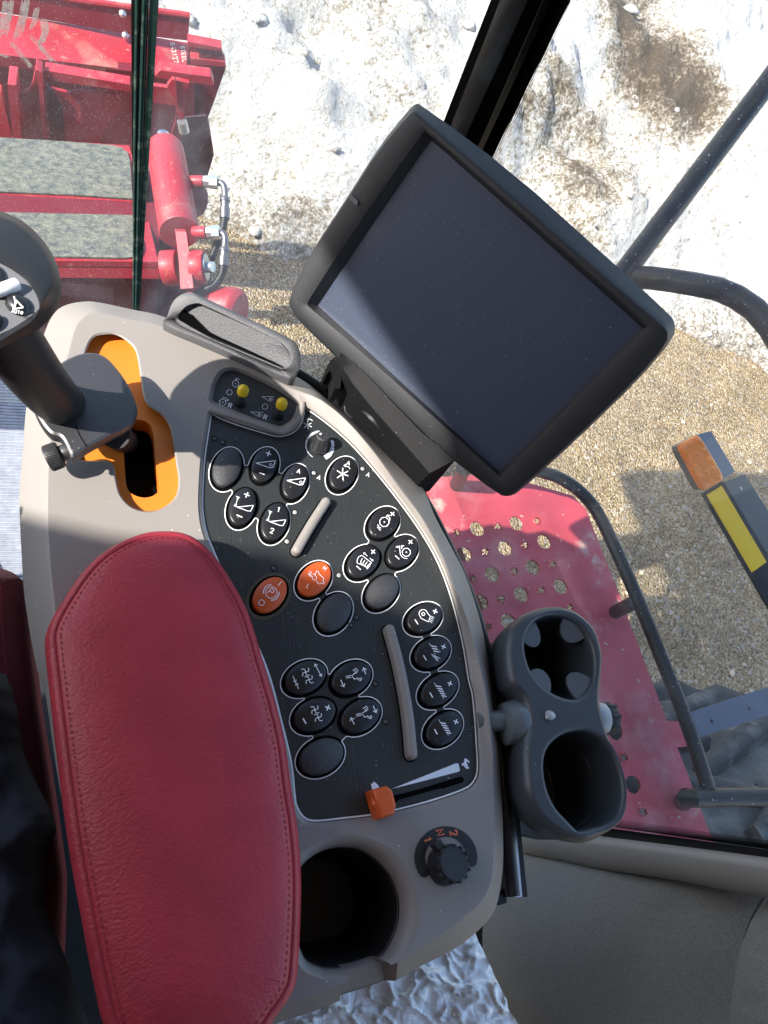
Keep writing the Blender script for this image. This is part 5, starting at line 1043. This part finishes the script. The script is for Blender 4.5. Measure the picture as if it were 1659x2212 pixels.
for n_, (f_, el, cp_, hs, z_) in enumerate(((((441, 392), (454, 393), (471, 394)), ((471, 394), (480, 397), (485, 407), (486, 426)), ((486, 426), (485, 472)), ((485, 470), (482, 490), (474, 515), (462, 545), (452, 575), (446, 606), (430, 640)), 2.34),
                                            (((447, 502), (458, 502), (475, 502)), ((475, 502), (483, 506), (486, 516), (485, 535)), ((485, 535), (482, 575)), ((482, 573), (479, 592), (468, 610), (452, 622), (430, 632), (405, 650)), 2.22))):
    th = thing('hydraulic_hose', DP(*cp_[0], z_), ('black hydraulic hose with steel elbow on the upper cylinder port', 'black hydraulic hose with steel elbow on the lower cylinder port')[n_], 'hose', 'hydraulic hoses on the lift cylinder')
    B().cyl(DP(*f_[0], z_), DP(*f_[1], z_), .019, n=8).build('fitting', 'zinc', th); B().cyl(DP(*f_[1], z_), DP(*f_[2], z_), .021, n=6).build('nut', 'zinc', th)
    B().tube([DP(x, y, z_) for x, y in cr(el, 5, False)], .0105, 12).build('elbow', 'crimp', th); a, c = DP(*cp_[0], z_), DP(*cp_[1], z_)
    B().tube([a, a.lerp(c, .1), a.lerp(c, .2), a.lerp(c, .22), a.lerp(c, .5), a.lerp(c, .52), c], [.014, .017, .017, .014, .0135, .0175, .0165], 14).build('crimp', 'crimp', th)
    B().tube([DP(x, y, z_) for x, y in cr(hs, 5, False)], .0125, 12).build('hose', 'hose', th)
ah = thing('axle_housing', DP(480, 650, 2.2), 'round red axle housing beside the dark tray and gravel', 'axle')
B().tube([DP(415, 662, 2.30), DP(440, 662, 2.30), DP(508, 668, 2.27), DP(516, 669, 2.266), DP(519, 670, 2.265)], [.065, .068, .068, .062, .05], 36).build('drum', 'red', ah, 40)

# ================================================================== HEADER
hd_ = thing('combine_header', YP(250, 120, 2.9), 'wide red combine header with folded steel beams in front of the snow', 'header')
Y1 = 3.10
def wall(name, pts, Y, th, m_='red', bev=.004): return B().prism([YP(x, y, Y) for x, y in pts], (0, th, 0)).build(name, m_, hd_, bevel=bev)
hb = YP(150, 58, Y1); HZ = CZ-hb.z
def HH(x, y, off=0): return H(x, y, HZ-off)
wl = [YP(-520, -120, Y1+.02), YP(165, -1, Y1+.02), YP(410, 33, Y1+.02), YP(406, 88, Y1), YP(280, 73, Y1), YP(-520, -60, Y1)]
B().prism(wl, (0, .02, 0)).build('back_sheet', 'reddark', hd_)
B().tube([wl[0], wl[1], wl[2]], .012, 8).build('top_edge', 'red', hd_)
lg = [HH(-520, -66), HH(0, 28), HH(280, 72), HH(407, 92), HH(414, 152), HH(340, 158), HH(280, 150), HH(0, 118), HH(-520, 40)]
B().prism(lg, (0, 0, -.012)).build('ledge', 'red', hd_)
fr2 = [lg[8]+V((0, -.003, 0)), lg[7]+V((0, -.003, 0)), lg[6]+V((0, -.003, 0)), lg[5]+V((0, -.003, 0))]
b = B(); b.loft([fr2, [p-ZUP*.045-V((0, .0, 0)) for p in fr2]], closed=False); b.build('ledge_lip', 'red', hd_)
tx = B()
def emb(s, x0, y0, dx, dy, size):
    for i, ch in enumerate(s): [tx.ribbon([HH(x, y, .002) for x, y in st], .0035) for st in glyph(ch, (x0+dx*i, y0+dy*i), (1, -.12), size)]
emb('84312708', 373, 95, 1.4, 7.6, 9); emb('STEEL', 394, 102, 1.2, 7.4, 8)
tx.build('stamped_lettering', 'chaff', hd_)
for x, y in ((265, 30), (271, 77)): B().tube([YP(x, y, Y1-.006), YP(x, y, Y1-.02), YP(x, y, Y1-.026)], [.015, .013, .003], 14).build('bolt', 'zinc', hd_)
# right hand end of the beam
wall('end_plate', [(408, 92), (478, 106), (488, 146), (460, 226), (449, 254), (462, 335), (448, 382), (414, 372), (404, 300), (402, 150)], 2.92, .03, 'reddark')
B().prism([YP(405, 90, 2.88), YP(478, 104, 2.88), YP(480, 112, 2.88), YP(407, 100, 2.88)], (0, .05, 0)).build('end_rib', 'red', hd_); B().prism([YP(411, 126, 2.88), YP(486, 134, 2.88), YP(488, 144, 2.88), YP(412, 139, 2.88)], (0, .05, 0)).build('end_rib', 'red', hd_)
wall('mesh_guard', [(394, 255), (446, 250), (460, 335), (446, 384), (405, 380), (392, 320)], 2.80, .01, 'mesh')
# adapter frame behind the feeder
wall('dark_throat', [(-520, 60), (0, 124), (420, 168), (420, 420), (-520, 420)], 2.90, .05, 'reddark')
wall('cross_beam', [(97, 153), (282, 184), (282, 198), (96, 172)], 2.62, .05); B().prism([YP(97, 152, 2.62), YP(282, 183, 2.62), YP(282, 176, 2.74), YP(93, 150, 2.70)], (0, 0, -.004)).build('beam_top', 'red', hd_)
wall('upright', [(76, 150), (92, 158), (98, 290), (106, 298), (96, 300), (90, 280), (84, 190)], 2.58, .06); wall('upright', [(75, 158), (82, 186), (77, 290), (71, 285), (68, 200)], 2.66, .05); wall('upright', [(16, 182), (36, 184), (47, 300), (28, 300)], 2.56, .10)
wall('side_arm', [(-40, 200), (2, 202), (24, 290), (30, 304), (-40, 300)], 2.60, .05)
wall('brace', [(40, 210), (60, 200), (72, 175), (75, 160), (78, 168), (70, 200), (58, 212), (41, 220)], 2.64, .02)
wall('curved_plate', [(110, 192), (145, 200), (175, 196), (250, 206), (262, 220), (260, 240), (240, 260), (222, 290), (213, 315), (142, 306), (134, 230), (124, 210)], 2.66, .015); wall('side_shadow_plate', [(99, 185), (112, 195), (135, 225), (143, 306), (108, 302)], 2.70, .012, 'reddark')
wall('right_beam', [(334, 166), (346, 152), (456, 166), (463, 185), (340, 168)], 2.55, .05); wall('right_bracket', [(372, 172), (410, 180), (402, 198), (400, 240), (392, 262), (382, 245), (376, 215), (361, 186)], 2.52, .02); wall('right_rib', [(374, 172), (380, 174), (384, 240), (379, 228)], 2.50, .02)
wall('right_panel', [(331, 186), (363, 190), (380, 228), (331, 222)], 2.60, .02)
wall('right_post', [(382, 228), (402, 200), (398, 260), (372, 318), (366, 310), (380, 262)], 2.56, .03, 'reddark')
B().cyl(YP(393, 262, 2.55), YP(398, 284, 2.55), .02, n=14).build('coupler', 'zinc', hd_)

# ================================================================== GROUND + SNOW
gm = bpy.data.materials.new('gravel'); gm.use_nodes = True; nt = gm.node_tree; N = nt.nodes; L = nt.links; bs_ = N['Principled BSDF']; bs_.inputs['Roughness'].default_value = .9
g_ = N.new('ShaderNodeNewGeometry')
vo = N.new('ShaderNodeTexVoronoi'); vo.inputs['Scale'].default_value = 92; L.new(g_.outputs['Position'], vo.inputs['Vector'])
rp = N.new('ShaderNodeValToRGB'); L.new(vo.outputs['Color'], rp.inputs[0]); sx = N.new('ShaderNodeSeparateColor'); L.new(vo.outputs['Color'], sx.inputs[0]); L.new(sx.outputs[0], rp.inputs[0])
for i, (p, c) in enumerate(((0, (.19, .135, .07)), (.3, (.42, .30, .155)), (.62, (.56, .42, .225)), (.85, (.66, .53, .34)), (1, (.84, .77, .62)))):
    e = rp.color_ramp.elements[i] if i < 2 else rp.color_ramp.elements.new(p); e.position = p; e.color = (*c, 1)
vb = N.new('ShaderNodeTexVoronoi'); vb.inputs['Scale'].default_value = 26; L.new(g_.outputs['Position'], vb.inputs['Vector']); sb_ = N.new('ShaderNodeSeparateColor'); L.new(vb.outputs['Color'], sb_.inputs[0])
def mt_(op, a, c): m_ = N.new('ShaderNodeMath'); m_.operation = op; L.new(a, m_.inputs[0]); (L.new(c, m_.inputs[1]) if hasattr(c, 'links') else setattr(m_.inputs[1], 'default_value', c)); return m_.outputs[0]
big = mt_('MULTIPLY', mt_('LESS_THAN', vb.outputs['Distance'], .36), mt_('LESS_THAN', sb_.outputs[1], .22)); rq = N.new('ShaderNodeValToRGB'); L.new(sb_.outputs[0], rq.inputs[0]); rq.color_ramp.elements[0].color = (.26, .21, .16, 1); rq.color_ramp.elements[1].color = (.78, .72, .62, 1)
mb = N.new('ShaderNodeMix'); mb.data_type = 'RGBA'; L.new(big, mb.inputs[0]); L.new(rp.outputs[0], mb.inputs[6]); L.new(rq.outputs[0], mb.inputs[7])
n1 = N.new('ShaderNodeTexNoise'); n1.inputs['Scale'].default_value = 3.5; n1.inputs['Detail'].default_value = 9; n1.inputs['Roughness'].default_value = .72; L.new(g_.outputs['Position'], n1.inputs['Vector'])
r1 = N.new('ShaderNodeMapRange'); r1.inputs['From Min'].default_value = .35; r1.inputs['From Max'].default_value = .68; L.new(n1.outputs['Fac'], r1.inputs['Value'])
mx = N.new('ShaderNodeMix'); mx.data_type = 'RGBA'; mx.blend_type = 'MULTIPLY'; mx.inputs[0].default_value = 1; r2_ = N.new('ShaderNodeValToRGB'); r2_.color_ramp.elements[0].color = (.55, .52, .48, 1); r2_.color_ramp.elements[1].color = (1.0, .95, .88, 1); L.new(r1.outputs[0], r2_.inputs[0]); L.new(mb.outputs[2], mx.inputs[6]); L.new(r2_.outputs[0], mx.inputs[7]); L.new(mx.outputs[2], bs_.inputs['Base Color'])
bp = N.new('ShaderNodeBump'); bp.inputs['Strength'].default_value = .9; bp.inputs['Distance'].default_value = .03; n3 = N.new('ShaderNodeTexNoise'); n3.inputs['Scale'].default_value = 60; n3.inputs['Detail'].default_value = 6; L.new(g_.outputs['Position'], n3.inputs['Vector'])
ad = N.new('ShaderNodeMath'); ad.operation = 'SUBTRACT'; L.new(n3.outputs['Fac'], ad.inputs[0]); L.new(vo.outputs['Distance'], ad.inputs[1]); L.new(mt_('ADD', ad.outputs[0], mt_('MULTIPLY', big, .8)), bp.inputs['Height']); L.new(bp.outputs[0], bs_.inputs['Normal'])
M['gravel'] = gm
gd = B().add([(-80, -80, 0), (80, -80, 0), (80, 80, 0), (-80, 80, 0)], [(0, 1, 2, 3)]).build('ground', 'gravel'); struct(gd)
# dirty melting snow bank
def edge_y(x): return np.interp(x, (-6, -1, .3, .7, 1.6, 2.6, 4.0, 4.7, 6, 12), (4.2, 3.9, 3.62, 3.40, 3.15, 3.18, 3.08, 2.78, 2.3, 1.6))
patches = []
for (x, y, r) in ((1420, 130, .55), (1490, 190, .42), (1330, 55, .35), (1280, 230, .50), (1320, 280, .50), (1360, 300, .35), (1230, 160, .32), (1250, 410, .40), (1290, 440, .42), (1330, 470, .35), (1190, 200, .28), (1375, 20, .25), (470, 40, .28), (575, 115, .26), (610, 240, .26), (690, 180, .2), (560, 430, .25), (740, 330, .2)):
    patches.append((H(x, y, 2.45), r*.82))
xs = np.arange(-5, 11, .045); ys = np.arange(0, 9.5, .045)
vs, fs, dirt = [], [], []
for j, s in enumerate(ys):
    for i, x in enumerate(xs):
        y = edge_y(x)-.25+s; q = V((x, y, 0)); wob = .16*noise.noise(q*1.7)+.10*noise.noise(q*4.1)
        s2_ = s-.25+wob; env = max(0, s2_); base = 1.05*(1-math.exp(-env/1.3))+.05*env
        rough = .14*noise.noise(q*1.3+V((9, 2, 0)))+.09*noise.noise(q*3.3)+.06*noise.noise(q*7.7)+.040*noise.noise(q*15)+.022*noise.noise(q*31)
        z = base+rough*min(1, env*2.2) if s2_ > 0 else s2_*.5
        vs.append((x, y, z)); p3 = V((x, y, z)); d_ = max([0]+[.80*math.exp(-((p3-c).length/r)**2) for c, r in patches])
        d_ += .30*max(0, 1-env/.5) + (.07 if x < 1.6 else .0) + .30*noise.noise(q*.9+V((3, 3, 0)))
        dirt.append(d_)
nx = len(xs)
for j in range(len(ys)-1):
    for i in range(nx-1): fs.append((j*nx+i, j*nx+i+1, (j+1)*nx+i+1, (j+1)*nx+i))
me = bpy.data.meshes.new('snow'); me.from_pydata(vs, [], fs); at = me.attributes.new('dirt', 'FLOAT', 'POINT'); at.data.foreach_set('value', dirt)
me.polygons.foreach_set('use_smooth', [True]*len(me.polygons))
snow = bpy.data.objects.new('snow', me); COL.objects.link(snow); struct(snow)
smt = bpy.data.materials.new('dirty_snow'); smt.use_nodes = True; nt = smt.node_tree; N = nt.nodes; L = nt.links; bs_ = N['Principled BSDF']; bs_.inputs['Roughness'].default_value = .7; me.materials.append(smt)
g_ = N.new('ShaderNodeNewGeometry'); av = N.new('ShaderNodeAttribute'); av.attribute_name = 'dirt'
def tn(s, d, r): t = N.new('ShaderNodeTexNoise'); t.inputs['Scale'].default_value = s; t.inputs['Detail'].default_value = d; t.inputs['Roughness'].default_value = r; L.new(g_.outputs['Position'], t.inputs['Vector']); return t.outputs['Fac']
def mth(op, a, b_): m_ = N.new('ShaderNodeMath'); m_.operation = op; [L.new(v, m_.inputs[k]) if hasattr(v, 'links') else setattr(m_.inputs[k], 'default_value', v) for k, v in ((0, a), (1, b_))]; return m_.outputs[0]
tot_ = mth('ADD', mth('MULTIPLY', av.outputs['Fac'], .32), mth('ADD', mth('MULTIPLY', tn(4.5, 10, .8), .36), mth('MULTIPLY', tn(24, 10, .82), .64))); mr_ = N.new('ShaderNodeMapRange'); mr_.inputs['From Min'].default_value = .54; mr_.inputs['From Max'].default_value = .71; vg = N.new('ShaderNodeTexVoronoi'); vg.inputs['Scale'].default_value = 70; L.new(g_.outputs['Position'], vg.inputs['Vector']); sg_ = N.new('ShaderNodeSeparateColor'); L.new(vg.outputs['Color'], sg_.inputs[0])
tot_ = mth('ADD', tot_, mth('MULTIPLY', mth('SUBTRACT', sg_.outputs[0], .5), .085)); L.new(tot_, mr_.inputs['Value'])
cr1 = N.new('ShaderNodeValToRGB'); L.new(mr_.outputs[0], cr1.inputs[0])
for i, (p, c) in enumerate(((0, (.69, .675, .64)), (.3, (.47, .43, .35)), (.6, (.26, .205, .14)), (1, (.095, .07, .042)))):
    e = cr1.color_ramp.elements[i] if i < 2 else cr1.color_ramp.elements.new(p); e.position = p; e.color = (*c, 1)
gr = N.new('ShaderNodeMapRange'); gr.inputs['From Min'].default_value = .5; gr.inputs['From Max'].default_value = .72; L.new(tn(2.6, 6, .6), gr.inputs['Value'])
mx = N.new('ShaderNodeMix'); mx.data_type = 'RGBA'; mx.blend_type = 'MULTIPLY'; L.new(mth('MULTIPLY', gr.outputs[0], .45), mx.inputs[0]); L.new(cr1.outputs[0], mx.inputs[6]); mx.inputs[7].default_value = (.80, .74, .60, 1); L.new(mx.outputs[2], bs_.inputs['Base Color'])
bp = N.new('ShaderNodeBump'); bp.inputs['Strength'].default_value = 1.; bp.inputs['Distance'].default_value = .07; L.new(tn(15, 10, .7), bp.inputs['Height']); L.new(bp.outputs[0], bs_.inputs['Normal'])

ico = bmesh.new(); bmesh.ops.create_icosphere(ico, subdivisions=2, radius=1); ico.verts.ensure_lookup_table(); IV = [v.co.copy() for v in ico.verts]; IF = [tuple(v.index for v in f.verts) for f in ico.faces]; ico.free()
def lump(bm, c, r, sq, amp, seed):
    rot = Matrix.Rotation(seed*1.7, 3, 'Z'); bm.add([c+rot@V((v.x*r*(1+.3*math.sin(seed)), v.y*r, v.z*r*sq))*(1+amp*noise.noise(v*1.6+V((seed*3.1, seed, 0)))) for v in IV], IF)
random.seed(11); sb = B(); nb_ = 0
while nb_ < 260:
    i, j = random.randrange(20, len(xs)-20), random.randrange(6, len(ys)-40)
    if random.random() > math.exp(-j/45): continue
    v = V(vs[j*nx+i]); v.z = max(v.z, 0); rr0 = random.choice((.012, .018, .022, .03, .045)); lump(sb, v+ZUP*rr0*.2, rr0, .6, .7, nb_*.37); nb_ += 1
o = sb.build('snow_clumps', smt, sharp=180); tag(o, 'loose snow clumps along the dirty snow bank', 'snow'); o['kind'] = 'stuff'
st_ = mat('loose_stone', (.40, .33, .24), .9, var=(3.1, .45, 1.6), bump=('n', 80, .4, .004)); M['stone'] = st_
sb = B()
for k in range(700):
    x, y = random.uniform(-1.2, 5.5), random.uniform(-.3, 4.2)
    if y > edge_y(x)+.15 and random.random() < .8: continue
    rr0 = random.choice((.006, .008, .010, .010, .013, .018)); lump(sb, V((x, y, rr0*.25)), rr0, .65, .6, k*.21)
o = sb.build('loose_stones', 'stone', sharp=180); tag(o, 'loose stones lying on the tan gravel yard', 'stones'); o['kind'] = 'stuff'

# ================================================================== CAMERA, SUN, SKY
cd = bpy.data.cameras.new('camera'); cam = bpy.data.objects.new('camera', cd); COL.objects.link(cam); SC.camera = cam
cam.matrix_world = Matrix(((R_.x, R_.y, R_.z, EYE.x), (F_.x, F_.y, F_.z, EYE.y), (U_.x, U_.y, U_.z, EYE.z), (0, 0, 0, 1)))
cd.sensor_fit = 'VERTICAL'; cd.sensor_height = 36; cd.lens = 36*FL/2212; cd.clip_start = .02; cd.clip_end = 400
EL = math.radians(43); sdir = V((-1, -.15, 0)).normalized()*math.cos(EL)+ZUP*math.sin(EL)
sl = bpy.data.lights.new('sun', 'SUN'); sl.energy = 3.3; sl.angle = math.radians(.53); sl.color = (1, .955, .88); so = bpy.data.objects.new('sun', sl); COL.objects.link(so); so.location = (0, 0, 12); so.rotation_euler = sdir.to_track_quat('Z', 'Y').to_euler()
w = bpy.data.worlds.new('World'); SC.world = w; w.use_nodes = True; nt = w.node_tree; bgd = nt.nodes['Background']; sky = nt.nodes.new('ShaderNodeTexSky'); sky.sky_type = 'NISHITA'; sky.sun_disc = False; sky.sun_elevation = EL; sky.sun_rotation = math.atan2(sdir.x, sdir.y); sky.air_density = .9; sky.dust_density = 1.4; sky.ozone_density = .7
nt.links.new(sky.outputs[0], bgd.inputs['Color']); bgd.inputs['Strength'].default_value = .15
SC.view_settings.view_transform = 'Standard'; SC.view_settings.look = 'None'; SC.view_settings.gamma = 1; SC.view_settings.exposure = 1.58
SC.cycles.use_denoising = True; SC.cycles.max_bounces = 10; SC.cycles.transparent_max_bounces = 16; SC.cycles.sample_clamp_indirect = 6; SC.cycles.caustics_reflective = False; SC.cycles.caustics_refractive = False
